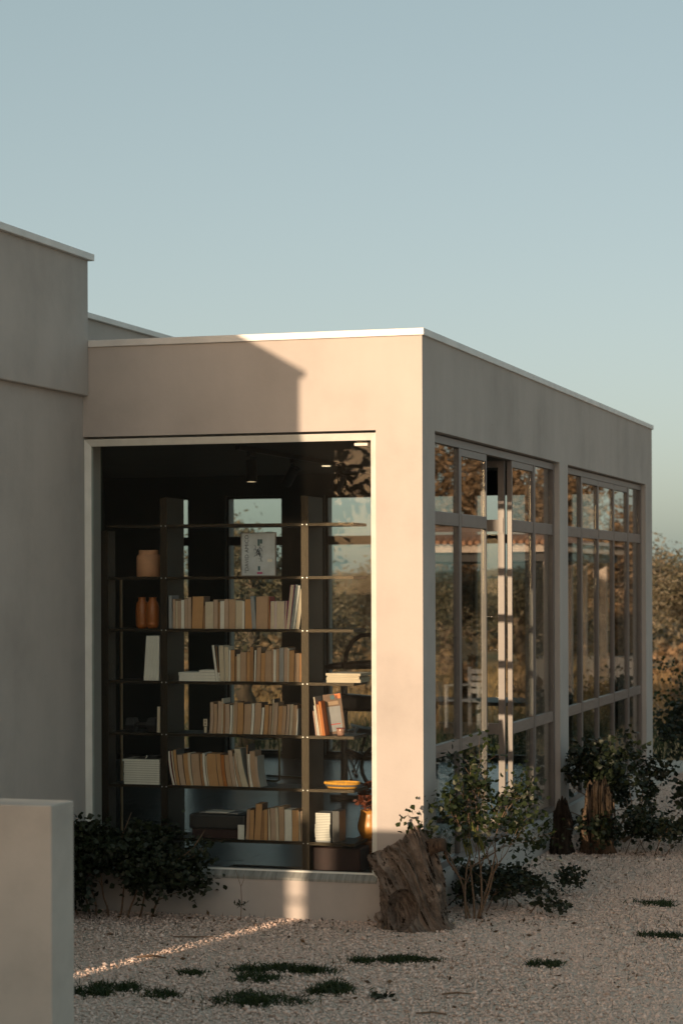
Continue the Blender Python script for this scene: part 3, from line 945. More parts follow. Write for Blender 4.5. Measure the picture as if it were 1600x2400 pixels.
# pots in the left bay
pot = thing('clay_pot', 'round shouldered tan clay pot on the second shelf of the left bay', 'pot', (-2.088, SY0 + .12, SHF[1]))
MB().lathe([(.083, .0), (.0855, .004), (.0855, .128), (.081, .146), (.070, .156), (.068, .160), (.068, .184), (.063, .186), (.062, .16), (.0, .15)], 36).build('body', M['terracotta'], pot, smooth=True)
for dx, nm in ((-.047, 'left'), (.045, 'right')):
    v = thing('vase', f'amber glazed bottle shaped vase, {nm} one of two on the third shelf', 'vase', (-2.095 + dx, SY0 + .10 + (.03 if dx < 0 else 0), SHF[2]), group='amber vases on the third shelf')
    MB().lathe([(.030, 0), (.040, .012), (.044, .03), (.0445, .034), (.043, .037), (.045, .045), (.046, .11), (.045, .15), (.038, .178), (.026, .195), (.0255, .212), (.029, .217), (.024, .217), (.02, .19), (.0, .18)], 28).build('body', M['amber'], v, smooth=True)
# dumbbell
db = thing('dumbbell', 'black hex dumbbell lying on the fifth shelf of the left bay', 'dumbbell', (-2.13, SY0 + .10, SHF[4]))
for x0, x1 in ((-.115, -.045), (.045, .115)):
    pts = [(.056 * math.cos(math.pi / 3 * k), .056 * math.sin(math.pi / 3 * k) + .049) for k in range(6)]
    MB().prism([(x0, p[0], p[1]) for p in pts], [(x1, p[0], p[1]) for p in pts]).build('weight', M['dark_plastic'], db, bevel=.007)
MB().tube([(-.05, 0, .049), (0, 0, .049), (.05, 0, .049)], [.014, .017, .014], 12).build('handle', M['black'], db)
# tag holder on fifth shelf
th = thing('label_stand', 'small cream label stand left of the fifth shelf row', 'label stand', (UX(478), SY0 + .03, SHF[4]))
MB().box(-.017, .017, 0, .012, .0005, .105).build('stand', M['dark_plastic'], th)
MB().box(-.015, .013, -.0025, -.0003, .050, .100).build('card', M['p_cream'], th)
MB().box(-.009, .009, -.0022, -.0003, .006, .046).build('card', M['p_cream'], th)
for zc in (.060, .068, .082, .090):
    MB().box(-.006, .005, -.0034, -.0027, zc, zc + .004).build('print', M['dark_plastic'], th)
# dark box & white card on bottom shelf
bx_ = thing('dark_case', 'wide black case with pale papers on top on the bottom shelf', 'case', (UX(505), SY0 + .13, SHF[6]))
MB().box(-.21, .20, -.10, .15, .062, .165).build('body', M['dark_plastic'], bx_, bevel=.015)
MB().box(-.19, .15, -.085, .13, .0005, .060).build('base', M['maroon'], bx_)
MB().box(-.15, .13, -.05, .12, .166, .172).build('papers', M['c_grey'], bx_)
MB().box(-.10, .06, -.06, .09, .173, .178).build('papers', M['p_white'], bx_)
cd = MB().box(0, .046, 0, .004, .0005, .10).build('card', M['p_white'], None, loc=(UX(554), SY0 + .02, SHF[6]))
tag(cd, 'small white card standing between the black case and the books', 'card')

# poster on the second shelf
po = thing('poster', 'framed blue grey poster with sideways lettering on the second shelf', 'poster', (-1.283, SY0 + .13, SHF[1]))
PW, PH = .128, .302
weld(ring_frame(MB(), 'X', -PW, PW, .001, PH, .006, 0, .014).build('frame', M['frame_taupe'], po))
MB().box(-PW + .006, PW - .006, .006, .010, .0065, PH - .006).build('sheet', plain('poster_print', (.44, .50, .56), .5, 0, .16, 9), po)
def text(body, size, loc, rot, mat, parent, name='lettering'):
    c = bpy.data.curves.new(name, 'FONT')
    c.body = body
    c.size = size
    c.extrude = .0002
    c.align_x = 'LEFT'
    c.materials.append(mat)
    o = bpy.data.objects.new(name, c)
    COL.objects.link(o)
    bpy.context.view_layer.update()
    me = bpy.data.meshes.new_from_object(o.evaluated_get(bpy.context.evaluated_depsgraph_get()))
    bpy.data.objects.remove(o)
    o = bpy.data.objects.new(name, me)
    COL.objects.link(o)
    o.parent = parent
    o.location = loc
    o.rotation_euler = rot
    return o
R90 = Matrix.Rotation(math.pi / 2, 4, 'X') @ Matrix.Rotation(math.pi / 2, 4, 'Z')
ink = plain('poster_ink', (.03, .035, .05), .6)
text('"DAVID AMICO', .0385, (-.072, .0052, .022), R90.to_euler(), ink, po)
dr = MB()
for k in range(16):
    a, b = br.uniform(-.03, .03), br.uniform(.09, .19)
    q = [(a + .012 * math.sin(j * 1.3 + k), .0050, b + .016 * j * br.uniform(.3, 1)) for j in range(4)]
    dr.tube(q, br.uniform(.0007, .0022), 4)
dr.build('drawing', ink, po)
MB().box(-.01, .028, .0050, .0057, .016, .030).build('print', M['c_magenta'], po)
MB().box(.065, .10, .0050, .0056, .10, .118).build('print', M['p_white'], po)
for x, z, s in ((-.004, .04, .03), (-.006, .21, .045), (.012, .225, .03)):
    MB().box(x, x + .016, .0050, .0056, z, z + s).build('print', M['c_teal'], po)

# pot plant on crate in the right corner
cr = thing('crate', 'brown wooden crate in the dark window corner under the ochre pot', 'crate', (-.60, SY0 + .46, .27))
MB().box(-.12, .20, -.13, .2, 0.004, .175).build('box', M['crate_wood'], cr, bevel=.004)
mb = MB().box(-.18, .16, -.10, .12, 0.003, .16).build('storage_box', M['maroon'], None, loc=(-.70, SY0 + .16, .27))
tag(mb, 'dark maroon box on the floor under the right bay', 'box')
mb.modifiers.new('bevel', 'BEVEL').width = .006
pp = thing('plant_pot', 'glossy ochre plant pot with reddish plant by the window frame', 'plant pot', (-.575, SY0 + .46, .446))
MB().lathe([(.05, .0), (.075, .02), (.096, .07), (.098, .10), (.088, .14), (.078, .175), (.077, .205), (.070, .205), (.068, .19), (.0, .185)], 32).build('pot', M['ochre'], pp, smooth=True)

# ------------------------------------------------------------------ foliage
def leaf_mesh(name, P, size, mat, parent, seed, lobes=False, aspect=.4, up=.2, droop=0, tone_bias=None):
    """many separate leaves at points P (n,3)."""
    r = np.random.default_rng(seed)
    P = np.asarray(P, float)
    n = len(P)
    a = r.normal(0, 1, (n, 3))
    a[:, 2] = a[:, 2] * .6 + up - droop
    a /= np.linalg.norm(a, axis=1)[:, None]
    b = np.cross(a, r.normal(0, 1, (n, 3)))
    b /= np.linalg.norm(b, axis=1)[:, None] + 1e-9
    c = np.cross(a, b)
    s = size * r.uniform(.6, 1.35, n)[:, None]
    if lobes:
        # three-lobed leaf: a fan of 7 points
        pts = [(0, 0), (.30, .42), (.62, .30), (1.0, .0), (.62, -.30), (.30, -.42)]
        bend = [0, .06, .10, -.05, .10, .06]
        V = np.stack([P + a * s * u + b * s * v + c * s * w for (u, v), w in zip(pts, bend)], 1)
        f = [(0, 1, 2), (0, 2, 3), (0, 3, 4), (0, 4, 5)]
        k = 6
    else:
        V = np.stack([P, P + a * s * .5 + b * s * aspect * .5 + c * s * .06, P + a * s, P + a * s * .5 - b * s * aspect * .5 + c * s * .06], 1)
        f = [(0, 1, 2), (0, 2, 3)]
        k = 4
    F = (np.array(f)[None] + (np.arange(n) * k)[:, None, None]).reshape(-1, 3)
    t = r.uniform(0, 1, n)
    if tone_bias is not None:
        t = np.clip(t * .5 + tone_bias * .5, 0, 1)
    return mesh_np(name, V.reshape(-1, 3), F, mat, parent, tone=np.repeat(t, k))

def branch_system(seed, base_dirs, length, radius, depth, spread=.6, shrink=.72, gravity=0.0, kids=(2, 3), seg=4, wob=.12):
    """recursive limbs; returns tube list and tip points with direction."""
    r = random.Random(seed)
    tubes, tips = [], []
    def go(p, d, ln, rad, lev):
        pts, rads = [Vector(p)], [rad]
        q = Vector(p)
        dd = Vector(d).normalized()
        for k in range(seg):
            dd = (dd + Vector((r.gauss(0, wob), r.gauss(0, wob), r.gauss(0, wob) + gravity))).normalized()
            q = q + dd * ln / seg
            pts.append(q.copy())
            rads.append(rad * (1 - .4 * (k + 1) / seg))
        tubes.append((pts, rads))
        if lev <= 1:
            tips.extend([pts[-1].copy(), pts[-2].copy(), (pts[-2] + pts[-3]) / 2])
        if lev == 0:
            return
        for j in range(r.randint(*kids)):
            nd = (dd + Vector((r.gauss(0, spread), r.gauss(0, spread), r.gauss(0, spread * .7)))).normalized()
            st = pts[-1] if j == 0 else pts[r.randint(2, seg)]
            go(st, nd, ln * shrink * r.uniform(.75, 1.2), rads[-1] * .8, lev - 1)
    for p, d in base_dirs:
        go(p, d, length, radius, depth)
    return tubes, tips

def plant(root, seed, base_dirs, length, radius, depth, leafmat_, leafsize, per_tip, sig, lobes=False, barkmat='stem', names=('stem', 'foliage'), spread=.6, gravity=0, shrink=.72, kids=(2, 3), aspect=.4, nside=5, droop=0, minz=.02, seg=4):
    tips = []
    for k, bd in enumerate(base_dirs):          # every stem from the ground is a part of its own
        tubes, tp_ = branch_system(seed + 17 * k, [bd], length, radius, depth, spread, shrink, gravity, kids, seg)
        m = MB()
        for pts, rads in tubes:
            m.tube(pts, rads, nside, False)
        m.build(names[0], M[barkmat], root, smooth=True)
        tips += tp_
    r = np.random.default_rng(seed + 99)
    tp = np.array([tuple(t) for t in tips])
    clump = r.uniform(0, 1, len(tp))
    P = np.repeat(tp, per_tip, 0) + r.normal(0, sig, (len(tp) * per_tip, 3)) * (1, 1, .8)
    tb = np.repeat(clump, per_tip)
    k = P[:, 2] > minz
    leaf_mesh(names[1], P[k], leafsize, M[leafmat_], root, seed + 7, lobes, aspect, tone_bias=tb[k], droop=droop)
    return root

# plant in the ochre pot
tubes, tips = branch_system(5, [((0, 0, .19), (.1 * i - .1, -.1, 1)) for i in range(3)], .09, .003, 2)
m = MB()
for p_, r_ in tubes: m.tube(p_, r_, 4, False)
m.build('stem', M['stem'], pp)
tp = np.array([tuple(t) for t in tips])
P = np.repeat(tp, 5, 0) + np.random.default_rng(2).normal(0, .016, (len(tp) * 5, 3))
leaf_mesh('leaves', P, .034, M['red_leaf'], pp, 4, False, .6)

# --- driftwood stump by the corner
def stump_loft(root, name, mat, rings, top_fn, seed, n=120, nz=70, grain=.010, lean_twist=.5, hollow=None, lowcut=1.0, chunky=.012):
    """rings: list of (t, cx, cy, rx, ry). Surface of radius modulated by long grain ridges that twist with height."""
    r = np.random.default_rng(seed)
    ts = np.array([q[0] for q in rings])
    ph = r.uniform(0, 2 * np.pi, 14)
    fr = np.array([3, 5, 7, 9, 12, 15, 19, 23, 29, 37, 43, 52, 61, 71])
    am = grain * np.array([1.6, 1.4, 1.2, 1.0, .9, .8, .75, .65, .6, .5, .45, .4, .35, .3])
    am = am * np.where(fr < 12, lowcut, 1.0) * (1 if lowcut == 1 else 1.5)
    V = np.zeros((nz + 1, n, 3))
    th = np.linspace(0, 2 * np.pi, n, endpoint=False)
    for i in range(nz + 1):
        t = i / nz
        cx, cy, rx, ry = [np.interp(t, ts, [q[k] for q in rings]) for k in range(1, 5)]
        d = sum(a * np.sin(f * (th + lean_twist * t) + p + .8 * np.sin(3.1 * t + p)) for a, f, p in zip(am, fr, ph))
        d += .35 * grain * r.normal(0, 1, n)
        x = cx + (rx + d) * np.cos(th)
        y = cy + (ry + d) * np.sin(th)
        z = t * top_fn(x, y)
        if chunky:
            for q in range(n):
                v_ = mnoise.noise(Vector((x[q] * 11 + seed, y[q] * 11, z[q] * 5))) + .5 * mnoise.noise(Vector((x[q] * 27, y[q] * 27 + seed, z[q] * 11)))
                x[q] += chunky * v_ * math.cos(th[q])
                y[q] += chunky * v_ * math.sin(th[q])
        V[i, :, 0], V[i, :, 1], V[i, :, 2] = x, y, z
    if hollow:
        hx, hz, hrx, hrz, dep = hollow
        k = ((V[..., 0] - hx) / hrx) ** 2 + ((V[..., 2] - hz) / hrz) ** 2
        front = V[..., 1] < np.array([np.interp(i / nz, ts, [q[2] for q in rings]) for i in range(nz + 1)])[:, None]
        w = np.clip(1.25 - k, 0, 1) ** .6 * front
        V[..., 1] += w * dep
    idx = np.arange((nz + 1) * n).reshape(nz + 1, n)
    F = np.stack([idx[:-1], np.roll(idx[:-1], -1, 1), np.roll(idx[1:], -1, 1), idx[1:]], -1).reshape(-1, 4)
    cen = np.array([[V[nz, :, 0].mean(), V[nz, :, 1].mean(), V[nz, :, 2].mean() - .04]])
    VV = np.concatenate([V.reshape(-1, 3), cen])
    o = mesh_np(name, VV, F, M[mat], root, smooth=True)
    # broken top: fan of triangles
    top = idx[nz]
    ft = np.stack([top, np.roll(top, -1), np.full(n, len(VV) - 1)], -1)
    mesh_np('broken_top', VV, ft, M[mat], root)
    return o

st = thing('tree_stump', 'weathered grey olive wood stump leaning at the house corner', 'stump', (-.03, -.16, 0))
jag = np.random.default_rng(21)
def top1(x, y):
    z = np.interp(x, [-.30, -.26, -.18, -.10, -.02, .03, .07, .11, .17, .25], [.445, .462, .49, .525, .585, .635, .632, .56, .53, .50])
    return z + .007 * np.sin(x * 170) + .007 * np.sin(x * 93 + y * 40) - np.clip(y, -.2, .3) * .25
stump_loft(st, 'trunk', 'driftwood', [(0, .015, 0, .245, .17), (.08, .0, 0, .215, .155), (.25, -.002, 0, .192, .145), (.45, -.015, 0, .192, .14), (.62, -.02, 0, .195, .13), (.80, -.045, 0, .200, .12), (.92, -.060, 0, .205, .11), (1, -.068, 0, .205, .10)],
           top1, 4, hollow=(-.035, .135, .085, .115, .15), grain=.0085, n=260, nz=110, lean_twist=1.25)
MB().tube([(.08, -.02, .50), (.14, -.03, .535), (.19, -.04, .545), (.222, -.045, .548)], [.062, .052, .045, .040], 14).build('branch_stub', M['driftwood_dark'], st, smooth=True)
MB().tube([(.20, .0, .54), (.235, .0, .44), (.30, .02, .34), (.36, .05, .30)], [.012, .008, .006, .004], 6).build('branch', M['driftwood_dark'], st, smooth=True)
for (px, pz, rr) in ((.18, .27, .035), (.14, .20, .03), (-.21, .07, .035)):
    MB().lathe([(.001, -rr), (rr * .8, -rr * .6), (rr, 0), (rr * .7, rr * .7), (.001, rr)], 12).build('burl', M['driftwood'], st, smooth=True, loc=(px, -.06, pz))

st2 = thing('tree_stump', 'upright split stump with sunlit top among the far shrub', 'stump', (.42, 3.95, 0))
def top2(x, y):
    return np.interp(x, [-.12, -.085, -.04, .0, .05, .08, .11], [.45, .52, .545, .575, .57, .535, .46]) + .022 * np.sin(x * 95 + y * 60) + .016 * np.sin(x * 210 + 2) + .03 * np.sin(y * 40)
stump_loft(st2, 'trunk', 'driftwood_straight', [(0, 0, 0, .122, .11), (.12, -.005, 0, .108, .10), (.45, -.004, 0, .100, .09), (.75, .0, 0, .095, .08), (.92, .01, 0, .090, .075), (1, .015, 0, .082, .066)], top2, 9, n=220, nz=80, grain=.0085, lean_twist=.35, lowcut=.12, chunky=.034)
st3 = thing('tree_stump', 'dark narrow stump against the plinth between the side windows', 'stump', (.145, 3.80, 0))
def top3(x, y):
    return .40 + .05 * np.sin(x * 40 + 1) + .03 * np.sin(x * 150 + y * 60)
stump_loft(st3, 'trunk', 'driftwood_black', [(0, 0, 0, .075, .07), (.3, -.01, 0, .060, .06), (.6, .005, 0, .058, .05), (.9, .01, 0, .052, .045), (1, .012, 0, .040, .035)], top3, 13, n=160, nz=60, grain=.006, lowcut=.2, chunky=.022, hollow=(-.0, .26, .02, .06, .03))

# --- shrubs
sh = thing('shrub', 'leafy green shrub with thin pale stems right of the corner stump', 'shrub', (.26, .30, 0))
plant(sh, 31, [((-.05, 0, 0), (-.14, .0, 1)), ((.0, .02, 0), (.03, .05, 1)), ((.04, 0, 0), (.20, .1, 1)), ((.02, .03, 0), (.10, .0, 1.2)), ((-.03, .02, 0), (-.22, .0, 1)), ((.03, .03, 0), (.30, .05, 1))], .44, .0085, 3, 'shrub_leaf', .038, 4, .042, True, spread=.42, shrink=.68, kids=(2, 3), minz=.10, nside=6)
pods = MB()
pr2 = random.Random(8)
for k in range(7):
    bx, bz = -.03 + .02 * k, .60 + pr2.uniform(-.05, .06)
    pods.tube([(bx, -.16, bz), (bx + .01, -.17, bz - .06), (bx + .03, -.17, bz - .13 - .02 * pr2.random())], [.003, .010, .002], 6)
pods.build('seed_pods', M['pod'], sh, smooth=True)
low = thing('ground_shrub', 'low dark spreading plant at the base of the green shrub', 'shrub', (.22, .62, 0))
plant(low, 37, [((.1 * i - .25, .12 * (i % 3), 0), (.5 * math.cos(i * 1.9), .5 * math.sin(i * 1.9) + .2, .6)) for i in range(7)], .17, .005, 2, 'dark_leaf', .036, 8, .045, True, spread=.5, minz=.01)
low2 = thing('ground_shrub', 'trailing ground plant along the gravel right of the green shrub', 'shrub', (.36, 1.55, 0))
plant(low2, 41, [((.06 * i - .2, .10 * (i % 3), 0), (.8 * math.cos(i * 2.1), .5 * math.sin(i * 1.9), .30)) for i in range(7)], .13, .004, 2, 'dark_leaf', .030, 7, .035, True, spread=.4, minz=.005)
sh2 = thing('shrub', 'dark spreading shrub around the sunlit stump beside the side windows', 'shrub', (.40, 4.7, 0))
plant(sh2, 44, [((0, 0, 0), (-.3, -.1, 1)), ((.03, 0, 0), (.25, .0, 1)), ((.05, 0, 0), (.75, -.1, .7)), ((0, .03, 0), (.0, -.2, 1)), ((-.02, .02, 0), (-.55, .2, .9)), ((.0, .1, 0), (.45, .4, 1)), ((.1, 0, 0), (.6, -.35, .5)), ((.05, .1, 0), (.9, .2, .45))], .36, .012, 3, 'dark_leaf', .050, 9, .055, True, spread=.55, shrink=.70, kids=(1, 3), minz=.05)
low3 = thing('ground_shrub', 'low dark leafy plant hugging the sunlit stump foot', 'shrub', (.70, 3.85, 0))
plant(low3, 47, [((.08 * i - .28, .05 * (i % 3), 0), (.5 * math.cos(i * 1.9), .4 * math.sin(i * 1.9) + .2, .8)) for i in range(8)], .17, .005, 2, 'dark_leaf', .042, 9, .05, True, spread=.5, minz=.01)
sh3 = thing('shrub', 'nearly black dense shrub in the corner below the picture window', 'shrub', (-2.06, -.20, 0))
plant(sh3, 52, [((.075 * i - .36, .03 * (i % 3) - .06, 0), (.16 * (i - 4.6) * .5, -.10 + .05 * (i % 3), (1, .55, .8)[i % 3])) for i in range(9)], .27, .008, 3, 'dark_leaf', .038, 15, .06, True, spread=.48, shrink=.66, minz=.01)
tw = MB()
tw.tube([(.15, -.05, .18), (.40, -.06, .36), (.55, -.05, .47), (.64, -.05, .60)], [.005, .004, .003, .002], 5)
tw.tube([(.0, -.05, .4), (.06, -.06, .56), (.12, -.06, .70)], [.004, .003, .002], 5)
tw.tube([(-.3, -.05, .3), (-.2, -.1, .5), (-.24, -.1, .62)], [.005, .004, .002], 5)
tw.build('twig', M['stem'], sh3, smooth=True)
sh4 = thing('shrub', 'dark shrub growing beyond the far end of the house', 'shrub', (1.0, 11.0, 0))
plant(sh4, 57, [((.15 * i - .5, .05 * (i % 3), 0), (.2 * (i - 3), .1, 1)) for i in range(7)], .42, .012, 3, 'dark_leaf', .06, 12, .08, True, spread=.45, shrink=.7, minz=.1)
sh5 = thing('shrub', 'twiggy half bare bush behind the dark shrub at the house end', 'shrub', (.35, 13.6, 0))
plant(sh5, 61, [((.1 * i - .3, .05 * (i % 3), 0), (.25 * (i - 3), .0, 1)) for i in range(7)], .55, .013, 3, 'shrub_leaf', .05, 3, .07, True, spread=.45, shrink=.72, minz=.3)

sp = thing('sprig', 'thin dry sprig growing from gravel before the plinth', 'sprig', (-1.21, -.15, 0))
MB().tube([(0, 0, 0), (.006, 0, .12), (.002, 0, .22), (-.02, 0, .28), (-.035, 0, .33)], [.003, .0025, .002, .0015, .001], 5).tube([(.002, 0, .22), (.02, 0, .26), (.022, 0, .30)], [.002, .0015, .0015], 5).build('stem', M['stem'], sp)
leaf_mesh('leaves', np.random.default_rng(1).normal(0, .014, (24, 3)) + (.005, 0, .10), .03, M['dark_leaf'], sp, 3)

# --- grass clumps
def clump(x0, x1, y0, y1, dens, h, label, seed, sprawl=.5, mat='grass'):
    r = np.random.default_rng(seed)
    n = int(dens)
    cx, cy = (x0 + x1) / 2, (y0 + y1) / 2
    k = r.normal(0, .42, (n, 2))
    # several sub-tufts
    cen = np.stack([r.uniform(-.8, .8, 9), r.uniform(-.7, .7, 9)], -1)
    pick = r.integers(0, 9, n)
    k = cen[pick] + r.normal(0, 1, (n, 2)) * np.where(r.uniform(0, 1, n) < .18, .42, .19)[:, None]
    P = np.stack([cx + k[:, 0] * (x1 - x0) / 2, cy + k[:, 1] * (y1 - y0) / 2, np.full(n, -.004)], -1)
    d = np.stack([r.normal(0, sprawl, n), r.normal(0, sprawl, n), np.abs(r.normal(.7, .25, n))], -1)
    d /= np.linalg.norm(d, axis=1)[:, None]
    ln = 1.15 * h * r.uniform(.35, 1.3, n)[:, None]
    side = np.cross(d, r.normal(0, 1, (n, 3)))
    side /= np.linalg.norm(side, axis=1)[:, None] + 1e-9
    w = .0028
    tip = P + d * ln + np.stack([np.zeros(n), np.zeros(n), -.25 * ln[:, 0]], -1)
    mid = P + d * ln * .55
    V = np.stack([P - side * w, P + side * w, mid + side * w * .9, tip, mid - side * w * .9], 1)
    F = (np.array([(0, 1, 2), (0, 2, 4), (4, 2, 3)])[None] + (np.arange(n) * 5)[:, None, None]).reshape(-1, 3)
    V = V - np.array((cx, cy, 0))
    o = mesh_np('grass_patch', V.reshape(-1, 3), F, M[mat], tone=np.repeat(r.uniform(0, 1, n), 5), loc=(cx, cy, 0))
    tag(o, label, 'grass', kind='stuff')
clump(-.06, .30, -1.52, -1.24, 1300, .045, 'dark grass patch on gravel below the corner stump', 1)
clump(.22, .46, -1.40, -1.24, 260, .035, 'thin trailing end of the grass patch below the stump', 2)
clump(-.60, -.10, -2.02, -1.72, 1700, .050, 'largest dark grass patch in the centre foreground', 3)
clump(-.52, -.28, -2.25, -1.95, 500, .045, 'grass tuft joining the lower left of the largest patch', 4)
clump(-.02, .20, -2.50, -2.15, 800, .060, 'round grass tuft right of the largest patch', 5)
clump(-.42, .06, -2.98, -2.55, 1100, .055, 'wide grass patch nearest the bottom edge', 6)
clump(-1.22, -.92, -2.85, -2.50, 1000, .055, 'grass patch beside the wall stub in the left foreground', 7)
clump(-.82, -.62, -2.85, -2.60, 350, .045, 'small thin grass patch between the left patch and centre', 8)
clump(-.97, -.72, -2.15, -1.98, 350, .040, 'small grass streak above the left centre', 9)
clump(.93, 1.14, -1.32, -1.15, 520, .040, 'lone grass tuft on the right of the gravel', 10)
clump(1.16, 1.46, 1.18, 1.36, 480, .045, 'upper grass tuft at the right edge', 11)
clump(1.40, 1.75, -.14, .02, 520, .045, 'lower grass tuft at the right edge', 12)
clump(.62, .76, .92, 1.03, 160, .035, 'tiny grass tuft right of the green shrub', 13)
def loose_blades():
    r = np.random.default_rng(77)
    n = 1000
    y = r.uniform(-3.2, 6, n)
    hi = 3.64 - .142 * (y + 13.63) + .2
    lo = np.where(y > 0, .45, 3.64 - .48 * (y + 13.63))
    lo = np.maximum(lo, -2.2)
    x = lo + (hi - lo) * r.uniform(0, 1, n)
    P = np.stack([x, y, np.zeros(n)], -1)
    d = np.stack([r.normal(0, .45, n), r.normal(0, .45, n), np.abs(r.normal(.6, .5, n))], -1)
    d /= np.linalg.norm(d, axis=1)[:, None]
    ln = r.uniform(.02, .10, n)[:, None]
    side = np.cross(d, r.normal(0, 1, (n, 3)))
    side /= np.linalg.norm(side, axis=1)[:, None]
    V = np.stack([P - side * .002, P + side * .002, P + d * ln], 1)
    F = np.arange(n * 3).reshape(-1, 3)
    o = mesh_np('grass_blades', V.reshape(-1, 3), F, M['grass'], tone=np.repeat(r.uniform(0, .7, n), 3))
    tag(o, 'single grass blades and stalks scattered over the gravel', None, kind='stuff')
loose_blades()
def twig(pts, rad, label):
    c = Vector(pts[0])
    o = MB().tube([Vector(p) - c for p in pts], [rad, rad * 1.2, rad * .7][:len(pts)], 5).build('twig', M['stem'], None, loc=tuple(c))
    tag(o, label, 'twig', 'twigs lying on the gravel')
twig([(-1.36, -.98, .012), (-1.22, -.95, .014), (-1.12, -.91, .012)], .004, 'straight dark twig on gravel before the dark shrub')
twig([(-1.30, -1.72, .012), (-1.22, -1.67, .018), (-1.12, -1.70, .012)], .006, 'crooked twig on gravel just above the sunlit strip')
twig([(.72, -2.86, .012), (.80, -2.83, .016), (.88, -2.85, .012)], .005, 'dark twig at the bottom centre of the gravel')
twig([(.72, -2.33, .012), (.80, -2.30, .02), (.87, -2.28, .012)], .005, 'knobbly twig on gravel below the lone grass tuft')
wd = thing('weed', 'small dark flat weed on the gravel in the bottom centre', 'weed', (.43, -2.50, 0))
leaf_mesh('leaves', np.random.default_rng(5).normal(0, 1, (22, 3)) * (.035, .03, .006) + (0, 0, .012), .045, M['dark_leaf'], wd, 6, False, .6)
for k, (x, y, s, lb) in enumerate([(.14, 3.35, .035, 'pale pebble beside the far stump, left one'), (.24, 3.30, .028, 'pale pebble beside the far stump, right one'), (.19, .05, .022, 'pale stone by the corner stump foot')]):
    o = MB().lathe([(.001, 0), (.8, .12), (1, .4), (.75, .75), (.001, .9)], 9).build('pebble', M['p_cream'], None, smooth=True, loc=(x, y, 0))
    o.scale = (s, s * .8, s * .8)
    o.rotation_euler = (.1, .15, k)
    tag(o, lb, 'stone')

# ------------------------------------------------------------------ inside the room
trk = thing('track_light_rail', 'black lighting track on the dark ceiling', 'lighting track', (-2.68, 4.0, 3.405))
MB().box(-.02, .02, -.1, 3.6, -.04, 0).build('track', M['black'], trk)
def spot(y, tilt, az, label, glow):
    s = thing('spotlight', label, 'spotlight', (-2.68, y, 3.362), group='spotlights on the ceiling track')
    MB().box(-.018, .018, -.07, .07, -.035, 0).build('adapter', M['black'], s)
    MB().tube([(0, 0, -.035), (0, 0, -.085)], .008, 8).build('stem', M['black'], s)
    h = MB().lathe([(.03, .02), (.034, .025), (.034, -.165), (.031, -.168), (.030, -.155), (.0, -.150)][::-1], 20).build('head', M['black'], s, smooth=False, loc=(0, 0, -.095))
    h.scale = (1.45, 1.45, 1)
    h.rotation_euler = (tilt, 0, az)
    lm, nt, b = newmat('lamp_reflector')
    b.inputs['Base Color'].default_value = (.8, .62, .42, 1)
    b.inputs['Metallic'].default_value = .8
    b.inputs['Roughness'].default_value = .25
    b.inputs['Emission Color'].default_value = (1, .72, .42, 1)
    b.inputs['Emission Strength'].default_value = glow
    MB().lathe([(.0, -.152), (.0295, -.163), (.0295, -.1632), (.0, -.1525)], 20).build('lamp', lm, h)
spot(4.25, math.radians(-6), math.radians(20), 'black track spotlight pointing down, leftmost of three', .3)
spot(5.43, math.radians(34), math.radians(75), 'black track spotlight tilted left, middle of three', .2)
spot(6.92, math.radians(26), math.radians(75), 'black track spotlight nearest the window frame edge', .15)
dl = thing('downlight', 'small round lit downlight in the ceiling between the spotlights', 'downlight', (-3.02, 7.5, 3.41))
lm, nt, b = newmat('downlight_glow')
b.inputs['Emission Color'].default_value = (1, .75, .45, 1)
b.inputs['Emission Strength'].default_value = .9
MB().lathe([(.045, -.006), (.045, -.001)], 20).build('lens', lm, dl)

def cantilever_chair(root, shell):
    for sx in (-.22, .22):
        MB().tube([(sx, .2, .012), (sx, -.22, .012), (sx, -.25, .03), (sx, -.25, .40), (sx, -.23, .43), (sx, .22, .43)], .011, 8).build('leg', M['brass'], root, smooth=True)
    m = MB()
    for k in range(7):
        t0, t1 = -.24 + .48 * k / 7, -.24 + .48 * (k + 1) / 7
        z0, z1 = .455 - .035 * math.cos((t0) * 5.5), .455 - .035 * math.cos(t1 * 5.5)
        m.prism([(-.23, t0, z0 - .012), (.23, t0, z0 - .012), (.23, t1, z1 - .012), (-.23, t1, z1 - .012)], [(-.23, t0, z0), (.23, t0, z0), (.23, t1, z1), (-.23, t1, z1)])
    m.build('seat', M[shell], root)
cc = thing('stool', 'cantilever stool with curved seat and olive tube legs behind the sixth shelf', 'stool', (-3.32, 6.6, .271), math.radians(75))
cantilever_chair(cc, 'grey_shell')

